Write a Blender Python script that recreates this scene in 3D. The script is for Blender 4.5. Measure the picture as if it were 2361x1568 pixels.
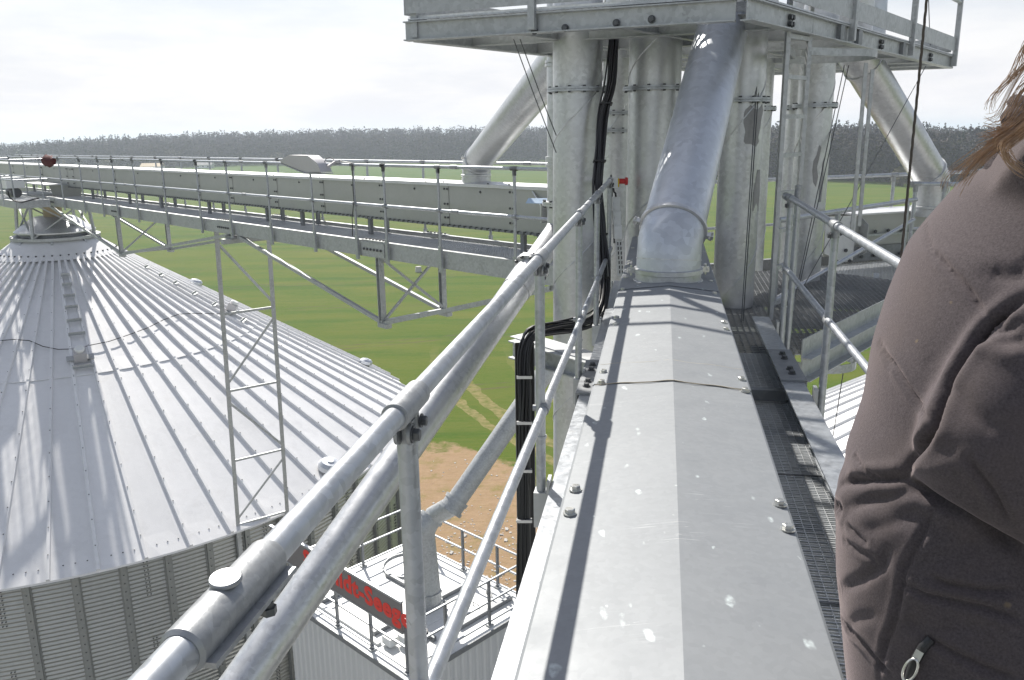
import bpy, bmesh, math, random
import numpy as np
from mathutils import Vector, Matrix
R_ = math.radians
for o in list(bpy.data.objects): bpy.data.objects.remove(o)
sc = bpy.context.scene
col = sc.collection
random.seed(7); rng = np.random.default_rng(7)
A3 = lambda *v: np.array(v, float)

# ---------------------------------------------------------------- camera
EYE = 28.0                       # metres above the field
FPX, CX, CY = 1920.0, 1180.5, 784.0   # photo measured at 2361 x 1568
PITCH = math.atan((CY - 310.0) / FPX); ROLL = R_(.8)
F_ = A3(0, math.cos(PITCH), -math.sin(PITCH)); U0 = A3(0, math.sin(PITCH), math.cos(PITCH)); R0 = A3(1, 0, 0)
RC = math.cos(ROLL) * R0 - math.sin(ROLL) * U0
UC = math.sin(ROLL) * R0 + math.cos(ROLL) * U0
cam = bpy.data.cameras.new('camera'); cam.sensor_width = 36; cam.lens = 36 * FPX / 2361.0
cam.clip_start = .05; cam.clip_end = 20000
camo = bpy.data.objects.new('camera', cam); col.objects.link(camo)
m = Matrix.Identity(4)
for i in range(3):
    m[i][0], m[i][1], m[i][2] = RC[i], UC[i], -F_[i]
m[2][3] = EYE
camo.matrix_world = m; sc.camera = camo

# ---------------------------------------------------------------- sky and sun
SUN_EL, SUN_AZ = 43.5, -21.0      # azimuth measured from +Y, negative = to the left
w = bpy.data.worlds.new('World'); sc.world = w; w.use_nodes = True
nt = w.node_tree; nt.nodes.clear(); N_ = nt.nodes.new; L_ = nt.links.new
out = N_('ShaderNodeOutputWorld'); bg = N_('ShaderNodeBackground'); bg.inputs[1].default_value = .082
sky = N_('ShaderNodeTexSky'); sky.sky_type = 'NISHITA'; sky.sun_disc = False
sky.sun_elevation = R_(SUN_EL); sky.sun_rotation = R_(SUN_AZ)
sky.altitude = 60; sky.air_density = 1.0; sky.dust_density = 1.0; sky.ozone_density = 1.0
tc = N_('ShaderNodeTexCoord'); mp = N_('ShaderNodeMapping'); mp.inputs['Scale'].default_value = (1, 1, 3.2)
n1 = N_('ShaderNodeTexNoise'); n1.inputs['Scale'].default_value = 2.6; n1.inputs['Detail'].default_value = 8; n1.inputs['Roughness'].default_value = .58
cr = N_('ShaderNodeValToRGB'); cr.color_ramp.elements[0].position = .44; cr.color_ramp.elements[1].position = .66
mx = N_('ShaderNodeMix'); mx.data_type = 'RGBA'
mfac = N_('ShaderNodeMath'); mfac.operation = 'MULTIPLY_ADD'; mfac.inputs[1].default_value = .75; mfac.inputs[2].default_value = .04
cloud = N_('ShaderNodeRGB'); cloud.outputs[0].default_value = (10.0, 9.75, 9.8, 1)
L_(tc.outputs['Generated'], mp.inputs[0]); L_(mp.outputs[0], n1.inputs['Vector']); L_(n1.outputs['Fac'], cr.inputs[0])
L_(cr.outputs[0], mfac.inputs[0])
sxz = N_('ShaderNodeSeparateXYZ'); L_(tc.outputs['Generated'], sxz.inputs[0])
hzr = N_('ShaderNodeMapRange'); hzr.interpolation_type = 'SMOOTHERSTEP'; hzr.inputs[1].default_value = .0; hzr.inputs[2].default_value = .34; hzr.inputs[3].default_value = .95; hzr.inputs[4].default_value = 0.
L_(sxz.outputs[2], hzr.inputs[0]); mmx = N_('ShaderNodeMath'); mmx.operation = 'MAXIMUM'; L_(mfac.outputs[0], mmx.inputs[0]); L_(hzr.outputs[0], mmx.inputs[1]); L_(mmx.outputs[0], mx.inputs['Factor'])
mp2 = N_('ShaderNodeMapping'); mp2.inputs['Scale'].default_value = (1, 1, 4.5); mp2.inputs['Location'].default_value = (3.1, 1.7, 0); L_(tc.outputs['Generated'], mp2.inputs[0])
n2 = N_('ShaderNodeTexNoise'); n2.inputs['Scale'].default_value = 3.4; n2.inputs['Detail'].default_value = 9; n2.inputs['Roughness'].default_value = .6; L_(mp2.outputs[0], n2.inputs['Vector'])
cr2 = N_('ShaderNodeValToRGB'); cr2.color_ramp.elements[0].position = .40; cr2.color_ramp.elements[0].color = (.84, .865, .91, 1); cr2.color_ramp.elements[1].position = .58; cr2.color_ramp.elements[1].color = (1.0, 1.0, 1.0, 1); L_(n2.outputs['Fac'], cr2.inputs[0])
cm = N_('ShaderNodeMix'); cm.data_type = 'RGBA'; cm.blend_type = 'MULTIPLY'; cm.inputs[0].default_value = 1; L_(cloud.outputs[0], cm.inputs[6]); L_(cr2.outputs[0], cm.inputs[7])
L_(sky.outputs[0], mx.inputs[6]); L_(cm.outputs[2], mx.inputs[7]); L_(mx.outputs[2], bg.inputs[0]); L_(bg.outputs[0], out.inputs[0])
sl = bpy.data.lights.new('sun', 'SUN'); sl.energy = 5.0; sl.angle = R_(.6); sl.color = (1, .955, .88)
so = bpy.data.objects.new('sun', sl); col.objects.link(so)
SUNV = A3(math.sin(R_(SUN_AZ)) * math.cos(R_(SUN_EL)), math.cos(R_(SUN_AZ)) * math.cos(R_(SUN_EL)), math.sin(R_(SUN_EL)))
so.rotation_euler = Vector(-SUNV).to_track_quat('-Z', 'Y').to_euler(); so.location = (0, 0, 60)
sc.view_settings.view_transform = 'Standard'; sc.view_settings.look = 'None'
sc.view_settings.exposure = .38; sc.view_settings.gamma = 1
sc.view_settings.use_curve_mapping = False
sc.cycles.use_denoising = True
sc.cycles.max_bounces = 6; sc.cycles.diffuse_bounces = 3; sc.cycles.glossy_bounces = 3; sc.cycles.volume_bounces = 1
sc.cycles.transparent_max_bounces = 8

# ---------------------------------------------------------------- pixel -> place helpers
O_ = A3(0, 0, EYE)
def ray(x, y): return F_ + (x - CX) / FPX * RC - (y - CY) / FPX * UC
def px(x, y, dep): return O_ + ray(x, y) * dep                 # at a depth
def pz(x, y, z):                                                # on the level z (relative to the eye)
    d = ray(x, y); return O_ + d * (z / d[2])
def frame(x, y):
    a = ray(x, y); a = a / np.linalg.norm(a); r = np.cross(a, (0, 0, 1)); r /= np.linalg.norm(r); return a, r, np.cross(r, a)
NA, NR, NN = frame(1530, 280)      # the near conveyor: along, right, up
BA, BR, BN = frame(-690, 345)      # the long bridge
def nf(s, t, h): return O_ + NA * s + NR * t + NN * h
def bf(s, t, h): return O_ + BA * s + BR * t + BN * h
def nh(x, y, h): d = ray(x, y); return O_ + d * (h / (d @ NN))
def ntl(x, y, t): d = ray(x, y); return O_ + d * (t / (d @ NR))
def bt(x, y, t): d = ray(x, y); return O_ + d * (t / (d @ BR))
def unit(v): return v / (np.linalg.norm(v) + 1e-12)
UP = A3(0, 0, 1)

# ---------------------------------------------------------------- mesh helpers
class MB:
    def __init__(s): s.v = []; s.f = []
    def add(s, vs, fs):
        b = len(s.v); s.v.extend([tuple(p) for p in vs]); s.f.extend([tuple(i + b for i in f) for f in fs]); return s
    def prism(s, a, b):            # two matching loops
        n = len(a); fs = [tuple(range(n - 1, -1, -1)), tuple(range(n, 2 * n))]
        fs += [(i, (i + 1) % n, (i + 1) % n + n, i + n) for i in range(n)]
        return s.add(list(a) + list(b), fs)
    def bar(s, p, q, w, h, up=UP, c=(0, 0)):   # rectangular bar, c = offset (lateral, up)
        d = unit(q - p); x = unit(np.cross(d, up)); y = np.cross(x, d)
        pr = [(-w / 2, -h / 2), (w / 2, -h / 2), (w / 2, h / 2), (-w / 2, h / 2)]
        return s.prism([p + x * (u + c[0]) + y * (v + c[1]) for u, v in pr], [q + x * (u + c[0]) + y * (v + c[1]) for u, v in pr])
    def sweep(s, p, q, prof, up=UP):           # closed 2-D profile (lateral right, up)
        d = unit(q - p); x = unit(np.cross(d, up)); y = np.cross(x, d)
        return s.prism([p + x * u + y * v for u, v in prof], [q + x * u + y * v for u, v in prof])
    def box(s, c, ex, ey, ez):
        vs = [c + ex * a + ey * b + ez * g for a, b, g in ((-1,-1,-1),(1,-1,-1),(1,1,-1),(-1,1,-1),(-1,-1,1),(1,-1,1),(1,1,1),(-1,1,1))]
        return s.add(vs, [(3,2,1,0),(4,5,6,7),(0,1,5,4),(1,2,6,5),(2,3,7,6),(3,0,4,7)])
    def slab(s, poly, th):                     # polygon thickened by vector th
        return s.prism(list(poly), [p + th for p in poly])
    def tube(s, pts, r, n=14, caps=True):
        pts = [np.array(p, float) for p in pts]; k = len(pts); rs = r if hasattr(r, '__len__') else [r] * k
        T = [unit(pts[min(i + 1, k - 1)] - pts[max(i - 1, 0)]) for i in range(k)]
        a = A3(0, 0, 1) if abs(T[0][2]) < .9 else A3(1, 0, 0)
        x = unit(np.cross(T[0], a)); vs = []
        for i in range(k):
            x = unit(x - T[i] * (x @ T[i])); y = np.cross(T[i], x)
            vs += [pts[i] + (x * math.cos(2 * math.pi * j / n) + y * math.sin(2 * math.pi * j / n)) * rs[i] for j in range(n)]
        fs = [(i * n + j, i * n + (j + 1) % n, (i + 1) * n + (j + 1) % n, (i + 1) * n + j) for i in range(k - 1) for j in range(n)]
        if caps: fs += [tuple(range(n - 1, -1, -1)), tuple(range((k - 1) * n, k * n))]
        return s.add(vs, fs)
    def ring(s, c, ax, r, th, rad=.012, n=24): # torus-like band: ring of outer radius r, axial thickness th
        ax = unit(ax); return s.tube([c - ax * th / 2, c - ax * th / 2 * .99, c + ax * th / 2 * .99, c + ax * th / 2], [r - rad, r, r, r - rad], n)
CH = lambda b, h, t=.009: [(0, 0), (b, 0), (b, t), (t, t), (t, h - t), (b, h - t), (b, h), (0, h)]     # channel, web at 0
def IB(b, h, t=.008): return [(-b/2,0),(b/2,0),(b/2,t),(t/2,t),(t/2,h-t),(b/2,h-t),(b/2,h),(-b/2,h),(-b/2,h-t),(-t/2,h-t),(-t/2,t),(-b/2,t)]
LA = lambda a, t=.007: [(0, 0), (a, 0), (a, t), (t, t), (t, a), (0, a)]

LOC = {}
MATS = {}
def link(o, parent=None):
    col.objects.link(o)
    if parent is not None: o.parent = parent
    return o
def tag(o, label, cat, group=None, kind=None):
    if label: o['label'] = label
    if cat: o['category'] = cat
    if group: o['group'] = group
    if kind: o['kind'] = kind
    return o
def thing(name, label, cat, loc, group=None):
    o = bpy.data.objects.new(name, None); o.empty_display_size = .2; col.objects.link(o)
    o.location = loc; LOC[o.name] = np.array(loc, float)
    return tag(o, label, cat, group)
def mesh(name, mb, mat, loc=(0, 0, 0), smooth=None):
    me = bpy.data.meshes.new(name); loc = np.array(loc, float)
    me.from_pydata((np.array(mb.v) - loc).tolist(), [], mb.f)
    bm = bmesh.new(); bm.from_mesh(me); bmesh.ops.recalc_face_normals(bm, faces=bm.faces); bm.to_mesh(me); bm.free()
    if smooth:
        me.shade_smooth(); me.set_sharp_from_angle(angle=R_(smooth))
    me.materials.append(MATS[mat]); return me
def part(name, mb, mat, parent=None, smooth=None, kind=None, label=None):
    loc = LOC[parent.name] if parent is not None else A3(0, 0, 0)
    o = bpy.data.objects.new(name, mesh(name, mb, mat, loc, smooth)); link(o, parent)
    LOC[o.name] = loc
    if kind: o['kind'] = kind
    if label: o['label'] = label
    return o
def single(name, mb, mat, label, cat, group=None, smooth=None, kind=None, loc=None):
    if loc is None: loc = np.array(mb.v).mean(0); loc[2] = min(p[2] for p in mb.v)
    o = bpy.data.objects.new(name, mesh(name, mb, mat, loc, smooth)); link(o); o.location = loc; LOC[o.name] = np.array(loc, float)
    return tag(o, label, cat, group, kind)
def inst(name, me, parent, pos, z=UP, x=None, scale=1.0):    # a shared mesh placed with its z axis along z
    z = unit(np.array(z, float)); x = np.array(x if x is not None else ((1, 0, 0) if abs(z[0]) < .9 else (0, 1, 0)), float)
    x = unit(x - z * (x @ z)); y = np.cross(z, x)
    p = pos - LOC[parent.name]; M4 = Matrix.Identity(4)
    for i in range(3): M4[i][0], M4[i][1], M4[i][2], M4[i][3] = x[i] * scale, y[i] * scale, z[i] * scale, p[i]
    o = bpy.data.objects.new(name, me); link(o, parent); o.matrix_local = M4; LOC[o.name] = np.array(pos, float); return o

# ---------------------------------------------------------------- materials
def newmat(name):
    m = bpy.data.materials.new(name); m.use_nodes = True; t = m.node_tree; t.nodes.clear()
    o = t.nodes.new('ShaderNodeOutputMaterial'); b = t.nodes.new('ShaderNodeBsdfPrincipled'); t.links.new(b.outputs[0], o.inputs[0])
    MATS[name] = m; return t, b
def noise(t, vec, scale, detail=4, rough=.55, dist=0):
    n = t.nodes.new('ShaderNodeTexNoise'); n.inputs['Scale'].default_value = scale; n.inputs['Detail'].default_value = detail
    n.inputs['Roughness'].default_value = rough; n.inputs['Distortion'].default_value = dist; t.links.new(vec, n.inputs['Vector']); return n.outputs['Fac']
def ramp(t, fac, stops):
    c = t.nodes.new('ShaderNodeValToRGB'); e = c.color_ramp.elements
    while len(e) < len(stops): e.new(.5)
    for el, (p, v) in zip(e, stops):
        el.position = p; el.color = (*v, 1) if hasattr(v, '__len__') else (v, v, v, 1)
    t.links.new(fac, c.inputs[0]); return c.outputs[0]
def mixc(t, fac, a, b, mode='MIX'):
    x = t.nodes.new('ShaderNodeMix'); x.data_type = 'RGBA'; x.blend_type = mode
    for i, v in ((0, fac), (6, a), (7, b)):
        if hasattr(v, 'is_linked'): t.links.new(v, x.inputs[i])
        elif i == 0: x.inputs[0].default_value = v
        else: x.inputs[i].default_value = (*v, 1)
    return x.outputs[2]
def vmap(t, vec, sc_):
    n = t.nodes.new('ShaderNodeMapping'); n.inputs['Scale'].default_value = sc_; t.links.new(vec, n.inputs[0]); return n.outputs[0]
def pos(t):
    return t.nodes.new('ShaderNodeNewGeometry').outputs['Position']
def math2(t, op, a, b=None, c=None):
    n = t.nodes.new('ShaderNodeMath'); n.operation = op
    for i, v in enumerate((a, b, c)):
        if v is None: continue
        if hasattr(v, 'is_linked'): t.links.new(v, n.inputs[i])
        else: n.inputs[i].default_value = v
    return n.outputs[0]
def bump(t, b, h, strength=.2, dist=.01):
    n = t.nodes.new('ShaderNodeBump'); n.inputs['Strength'].default_value = strength; n.inputs['Distance'].default_value = dist
    t.links.new(h, n.inputs['Height']); t.links.new(n.outputs[0], b.inputs['Normal'])
def galv(name, base, metal=.75, rough=.42, spangle=55, amt=.22, blotch=3.0, dirt=.12, dirtcol=(.30, .26, .20), bmp=.05, pan=.12):
    t, b = newmat(name); P = pos(t)
    v = t.nodes.new('ShaderNodeTexVoronoi'); v.inputs['Scale'].default_value = spangle; t.links.new(P, v.inputs['Vector'])
    sp = t.nodes.new('ShaderNodeSeparateColor'); t.links.new(v.outputs['Color'], sp.inputs[0])
    lo = tuple(c * (1 - amt) for c in base); hi = tuple(min(1, c * (1 + amt * .6)) for c in base)
    c1 = mixc(t, sp.outputs[0], lo, hi)
    bl = noise(t, P, blotch, 6, .62)
    c2 = mixc(t, ramp(t, bl, [(.3, 0.), (.75, 1.)]), c1, tuple(min(1, c * 1.12) for c in base))
    d = noise(t, P, blotch * 2.7, 8, .7, .4)
    c3 = mixc(t, math2(t, 'MULTIPLY', ramp(t, d, [(.56, 0.), (.74, 1.)]), dirt), c2, dirtcol)
    oi = t.nodes.new('ShaderNodeObjectInfo'); c3 = mixc(t, math2(t, 'MULTIPLY', oi.outputs['Random'], pan), c3, tuple(c * .72 for c in base))
    t.links.new(c3, b.inputs['Base Color']); b.inputs['Metallic'].default_value = metal
    r = ramp(t, noise(t, P, blotch * 4, 5), [(.25, rough * .8), (.75, min(1, rough * 1.25))]); t.links.new(r, b.inputs['Roughness'])
    if bmp: bump(t, b, noise(t, P, 140, 4), bmp, .002)
    return t, b
galv('galv_tube', (.42, .44, .465), .7, .40, 60, .24, 7, .45, (.33, .31, .29))
galv('galv_beam', (.42, .435, .44), .55, .5, 34, .25, 4, .2)
galv('galv_dark', (.24, .25, .26), .55, .5, 34, .22, 4, .2)
galv('galv_pipe', (.56, .57, .58), .76, .40, 36, .18, 2.2, .22, (.36, .36, .35))
galv('spout_steel', (.55, .575, .61), .72, .42, 24, .16, 2.4, .30, (.36, .37, .39))
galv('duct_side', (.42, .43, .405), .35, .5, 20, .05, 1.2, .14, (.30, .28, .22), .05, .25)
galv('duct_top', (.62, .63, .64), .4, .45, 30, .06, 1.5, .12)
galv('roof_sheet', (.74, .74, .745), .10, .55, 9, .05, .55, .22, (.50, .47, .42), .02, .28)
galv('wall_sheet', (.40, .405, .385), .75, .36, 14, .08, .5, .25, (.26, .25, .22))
galv('stiffener', (.27, .28, .27), .5, .5, 20, .10, 1.0, .3)
galv('grating_steel', (.58, .60, .62), .6, .45, 40, .2, 4, .2)
galv('plate_white', (.70, .71, .70), .1, .5, 12, .05, .8, .25, (.48, .43, .34))
galv('fitting', (.33, .34, .35), .65, .5, 90, .22, 14, .35, (.16, .15, .14), .25)
galv('zinc_bolt', (.60, .60, .57), .9, .3, 200, .1, 20, .3)
galv('bolt_dark', (.10, .105, .11), .6, .45, 200, .1, 20, .2)

# the near trough cover: dull grey sheet with white spots, scratches and mill streaks
t, b = newmat('cover_sheet'); P = pos(t)
base = mixc(t, noise(t, P, 2.2, 6, .6), (.215, .228, .238), (.255, .268, .278))
st = noise(t, vmap(t, P, (60, 1.2, 8)), 1.0, 3); base = mixc(t, math2(t, 'MULTIPLY', st, .35), base, (.26, .275, .295))
sp_ = t.nodes.new('ShaderNodeTexVoronoi'); sp_.inputs['Scale'].default_value = 70; t.links.new(P, sp_.inputs['Vector'])
sc2 = t.nodes.new('ShaderNodeSeparateColor'); t.links.new(sp_.outputs['Color'], sc2.inputs[0])
base = mixc(t, math2(t, 'MULTIPLY', sc2.outputs[0], .16), base, (.36, .375, .39))
dv = t.nodes.new('ShaderNodeMapping'); dv.inputs['Scale'].default_value = (26, 13, 16); dv.inputs['Rotation'].default_value = (0, 0, .5); t.links.new(P, dv.inputs[0])
nd = t.nodes.new('ShaderNodeTexNoise'); nd.inputs['Scale'].default_value = 1.3; nd.inputs['Detail'].default_value = 3; t.links.new(dv.outputs[0], nd.inputs['Vector'])
dv2 = t.nodes.new('ShaderNodeVectorMath'); dv2.operation = 'MULTIPLY_ADD'; t.links.new(nd.outputs['Color'], dv2.inputs[0]); dv2.inputs[1].default_value = (.9, .9, .9); t.links.new(dv.outputs[0], dv2.inputs[2])
vo = t.nodes.new('ShaderNodeTexVoronoi'); vo.inputs['Scale'].default_value = .9; vo.inputs['Randomness'].default_value = 1; t.links.new(dv2.outputs[0], vo.inputs['Vector'])
vc = t.nodes.new('ShaderNodeSeparateColor'); t.links.new(vo.outputs['Color'], vc.inputs[0])
srad = math2(t, 'MULTIPLY', math2(t, 'GREATER_THAN', vc.outputs[0], .66), math2(t, 'MULTIPLY_ADD', vc.outputs[1], .22, .05))
smr = t.nodes.new('ShaderNodeMapRange'); smr.interpolation_type = 'SMOOTHSTEP'; t.links.new(math2(t, 'DIVIDE', vo.outputs['Distance'], math2(t, 'MAXIMUM', srad, .0001)), smr.inputs[0]); smr.inputs[1].default_value = .45; smr.inputs[2].default_value = 1.15; smr.inputs[3].default_value = 1.; smr.inputs[4].default_value = 0.
spot = smr.outputs[0]
base = mixc(t, math2(t, 'MULTIPLY', spot, ramp(t, noise(t, P, 60, 3), [(.35, .15), (.6, .7)])), base, (.66, .73, .73))
for rot, thr in ((2.1, .502), (-.5, .503)):
    mv = t.nodes.new('ShaderNodeMapping'); mv.inputs['Rotation'].default_value = (0, 0, rot); mv.inputs['Scale'].default_value = (1.2, 26, 4); t.links.new(P, mv.inputs[0])
    q = noise(t, mv.outputs[0], 1.1, 2, .5, .8)
    line = math2(t, 'LESS_THAN', math2(t, 'ABSOLUTE', math2(t, 'SUBTRACT', q, .5)), thr - .5)
    base = mixc(t, math2(t, 'MULTIPLY', math2(t, 'MULTIPLY', line, ramp(t, noise(t, P, 3.1, 2), [(.55, 0.), (.62, 1.)])), .28), base, (.66, .67, .68))
t.links.new(base, b.inputs['Base Color']); b.inputs['Metallic'].default_value = .25
t.links.new(ramp(t, noise(t, P, 9, 6), [(.3, .52), (.7, .62)]), b.inputs['Roughness']); bump(t, b, noise(t, P, 2.0, 2), .05, .01)

def plain(name, colr, rough=.6, metal=0., var=.15, scale=20, bmp=0, spec=.5):
    t, b = newmat(name); P = pos(t)
    t.links.new(mixc(t, noise(t, P, scale, 5), tuple(c * (1 - var) for c in colr), tuple(min(1, c * (1 + var)) for c in colr)), b.inputs['Base Color'])
    b.inputs['Roughness'].default_value = rough; b.inputs['Metallic'].default_value = metal; b.inputs['Specular IOR Level'].default_value = spec
    if bmp: bump(t, b, noise(t, P, scale * 4, 5), bmp, .01)
    return t, b
plain('cable_black', (.018, .018, .02), .42)
plain('cable_yellow', (.55, .47, .05), .5)
plain('rope_brown', (.10, .085, .07), .9, bmp=.5, scale=200)
plain('plastic_white', (.74, .75, .73), .45, var=.05)
plain('plastic_red', (.55, .03, .03), .4)
plain('plastic_yellow', (.70, .50, .02), .4)
plain('plastic_blue', (.42, .55, .72), .5)
plain('plastic_black', (.02, .02, .022), .5)
plain('lamp_grey', (.50, .49, .50), .42, .2, .05)
plain('lamp_glass', (.35, .36, .38), .12, .0, .05)
plain('sign_brown', (.20, .185, .18), .5, 0, .08)
plain('sign_red', (.80, .045, .03), .5, 0, .06)
plain('sign_white', (.8, .8, .8), .5, 0, .05)
plain('red_cloth', (.075, .010, .009), .85, 0, .4, 6, .3)
plain('tan_pipe', (.42, .34, .22), .5, .3, .2, 4)
plain('scratch_paint', (.30, .30, .30), .6, .3, .15, 30)
plain('rust_seam', (.50, .44, .33), .8, 0, .25, 30)
plain('concrete', (.52, .50, .47), .9, 0, .12, 8, .2)
plain('wall_paint', (.52, .53, .53), .55, .1, .06, 3)
plain('cladding', (.60, .61, .61), .45, .2, .05, 1.5)
# ================================================================ SETTING
def sstep(a, b, x):
    x = np.clip((x - a) / (b - a), 0, 1); return x * x * (3 - 2 * x)
AZ_E = [-60, -33, -26, -12, 3, 9, 13, 25, 60]; EDGE = [2100, 1050, 930, 880, 850, 690, 500, 480, 520]
AZ_H = [-60, -33, -28, -22, -12, 0, 8, 13, 22, 28, 33, 60]; HILL = [0, 0, 5, 11, 15, 15, 13, 11, 10, 5, 2, 0]
def edge_at(az): return np.interp(az, AZ_E, EDGE)
def gh(x, y):
    az = np.degrees(np.arctan2(x, y)); r = np.hypot(x, y)
    e = edge_at(az); h = np.interp(az, AZ_H, HILL) * sstep(e - 60, e + 260, r)
    h = h * (1 - sstep(1900, 2600, r))
    return h + 1.3 * np.sin(x * .011) * np.sin(y * .013 + 1) * sstep(150, 400, r)
rs = np.concatenate([[0], np.geomspace(4, 8000, 110)]); th = np.linspace(-180, 180, 181)
vs = []; fs = []
for r in rs:
    for a in th[:-1]:
        x, y = r * math.sin(R_(a)), r * math.cos(R_(a)); vs.append((x, y))
V = np.array(vs); Z = gh(V[:, 0], V[:, 1]); nt_ = len(th) - 1
mb = MB(); mb.v = [(x, y, z) for (x, y), z in zip(vs, Z)]
mb.f = [(i * nt_ + j, i * nt_ + (j + 1) % nt_, (i + 1) * nt_ + (j + 1) % nt_, (i + 1) * nt_ + j) for i in range(1, len(rs) - 1) for j in range(nt_)]
mb.f += [(0, nt_ + (j + 1) % nt_, nt_ + j) for j in range(nt_)]
# field material: young crop with thin patches, tramlines, bare wheel tracks and a sandy yard
t, b = newmat('field'); P = pos(t); sx = t.nodes.new('ShaderNodeSeparateXYZ'); t.links.new(P, sx.inputs[0]); X, Y = sx.outputs[0], sx.outputs[1]
big = noise(t, vmap(t, P, (.006, .018, 1)), 1, 5, .6); mid = noise(t, vmap(t, P, (.05, .12, 1)), 1, 6, .62); fine = noise(t, vmap(t, P, (1.1, 2.0, 1)), 1, 5, .7)
g = mixc(t, ramp(t, big, [(.36, 0.), (.66, 1.)]), (.040, .100, .005), (.078, .120, .009))
g = mixc(t, ramp(t, mid, [(.46, 0.), (.74, .8)]), g, (.155, .148, .034))
g = mixc(t, ramp(t, fine, [(.40, 0.), (.80, .55)]), g, (.14, .135, .03))
g = mixc(t, ramp(t, fine, [(.22, .6), (.42, 0.)]), g, (.032, .07, .005))
far = math2(t, 'MULTIPLY', sstep_far := ramp(t, math2(t, 'DIVIDE', Y, 1000.), [(.30, 0.), (.70, 1.)]), .75)
g = mixc(t, far, g, (.036, .105, .014))
rv = t.nodes.new('ShaderNodeMapping'); rv.inputs['Rotation'].default_value = (0, 0, -.29); rv.inputs['Scale'].default_value = (.012, .16, 1); t.links.new(P, rv.inputs[0])
bands = noise(t, rv.outputs[0], 1, 5, .6); g = mixc(t, ramp(t, bands, [(.44, 0.), (.62, .6)]), g, (.10, .122, .014)); g = mixc(t, ramp(t, bands, [(.30, .7), (.46, 0.)]), g, (.036, .088, .006))
rv2 = t.nodes.new('ShaderNodeMapping'); rv2.inputs['Rotation'].default_value = (0, 0, -.29); rv2.inputs['Scale'].default_value = (.10, 2.4, 1); t.links.new(P, rv2.inputs[0])
rows = noise(t, rv2.outputs[0], 1, 3, .6); g = mixc(t, ramp(t, rows, [(.50, 0.), (.70, .45)]), g, (.13, .13, .03))
dstn = math2(t, 'MULTIPLY_ADD', noise(t, vmap(t, P, (.012, .012, 1)), 1, 2), 46., -23.)
vv = math2(t, 'ADD', math2(t, 'ADD', math2(t, 'MULTIPLY', X, -.30), Y), dstn)
fr = math2(t, 'MULTIPLY', math2(t, 'FRACT', math2(t, 'DIVIDE', vv, 27.)), 27.)
def band(c, wd): return math2(t, 'LESS_THAN', math2(t, 'ABSOLUTE', math2(t, 'SUBTRACT', fr, c)), wd)
tr = math2(t, 'MAXIMUM', band(9., .28), band(11., .28))
trm = math2(t, 'MULTIPLY', tr, ramp(t, noise(t, P, .35, 3), [(.38, .1), (.6, .75)]))
g = mixc(t, trm, g, (.10, .085, .045))
# sandy yard
ex = math2(t, 'DIVIDE', math2(t, 'ADD', X, 10.), 17.); ey = math2(t, 'DIVIDE', math2(t, 'SUBTRACT', Y, 45.), 29.)
dd = math2(t, 'SQRT', math2(t, 'ADD', math2(t, 'MULTIPLY', ex, ex), math2(t, 'MULTIPLY', ey, ey)))
dd = math2(t, 'ADD', dd, math2(t, 'MULTIPLY_ADD', noise(t, P, .22, 6, .65), .5, -.25))
sand = mixc(t, noise(t, P, 1.4, 8, .7), (.25, .155, .105), (.40, .275, .20)); sand = mixc(t, ramp(t, noise(t, vmap(t, P, (.5, 3.2, 1)), 1, 5), [(.5, 0.), (.7, .6)]), sand, (.26, .18, .10))
sand = mixc(t, ramp(t, noise(t, P, .5, 6, .7), [(.52, 0.), (.68, .8)]), sand, (.21, .17, .07))
# wheel tracks that curve round the yard
p1, p2, p3 = [pz(*q, -EYE) for q in ((1095, 903), (1178, 968), (1262, 1016))]
ax, ay, bx, by, cx_, cy_ = p1[0], p1[1], p2[0], p2[1], p3[0], p3[1]
D_ = 2 * (ax * (by - cy_) + bx * (cy_ - ay) + cx_ * (ay - by))
ux = ((ax**2 + ay**2) * (by - cy_) + (bx**2 + by**2) * (cy_ - ay) + (cx_**2 + cy_**2) * (ay - by)) / D_
uy = ((ax**2 + ay**2) * (cx_ - bx) + (bx**2 + by**2) * (ax - cx_) + (cx_**2 + cy_**2) * (bx - ax)) / D_
rr = math.hypot(ax - ux, ay - uy)
dx = math2(t, 'SUBTRACT', X, ux); dy = math2(t, 'SUBTRACT', Y, uy)
rad = math2(t, 'ADD', math2(t, 'SQRT', math2(t, 'ADD', math2(t, 'MULTIPLY', dx, dx), math2(t, 'MULTIPLY', dy, dy))), math2(t, 'MULTIPLY_ADD', noise(t, P, .3, 4), 1.6, -.8))
def arc(r0, wd): return math2(t, 'LESS_THAN', math2(t, 'ABSOLUTE', math2(t, 'SUBTRACT', rad, r0)), wd)
sg = 1 if uy > ay else -1
trk = math2(t, 'MAXIMUM', arc(rr, .75), arc(rr + 2.6, .6)); trk = math2(t, 'MAXIMUM', trk, math2(t, 'MULTIPLY', arc(rr - 7, .5), .6))
trk = math2(t, 'MULTIPLY', math2(t, 'MULTIPLY', trk, ramp(t, noise(t, P, 1.2, 5), [(.35, .2), (.6, .9)])), ramp(t, math2(t, 'DIVIDE', Y, 1000.), [(.088, .8), (.112, 0.)]))
g = mixc(t, trk, g, (.30, .225, .13))
g = mixc(t, ramp(t, dd, [(.94, 1.), (1.02, 0.)]), g, sand)
g = mixc(t, 1.0, g, (1.02, 1.06, .9), 'MULTIPLY')
t.links.new(g, b.inputs['Base Color']); b.inputs['Roughness'].default_value = .95; b.inputs['Specular IOR Level'].default_value = .15
bump(t, b, noise(t, P, 1.3, 8, .75), .6, .25)
ground = part('field', mb, 'field', smooth=60); ground['kind'] = 'structure'

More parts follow.
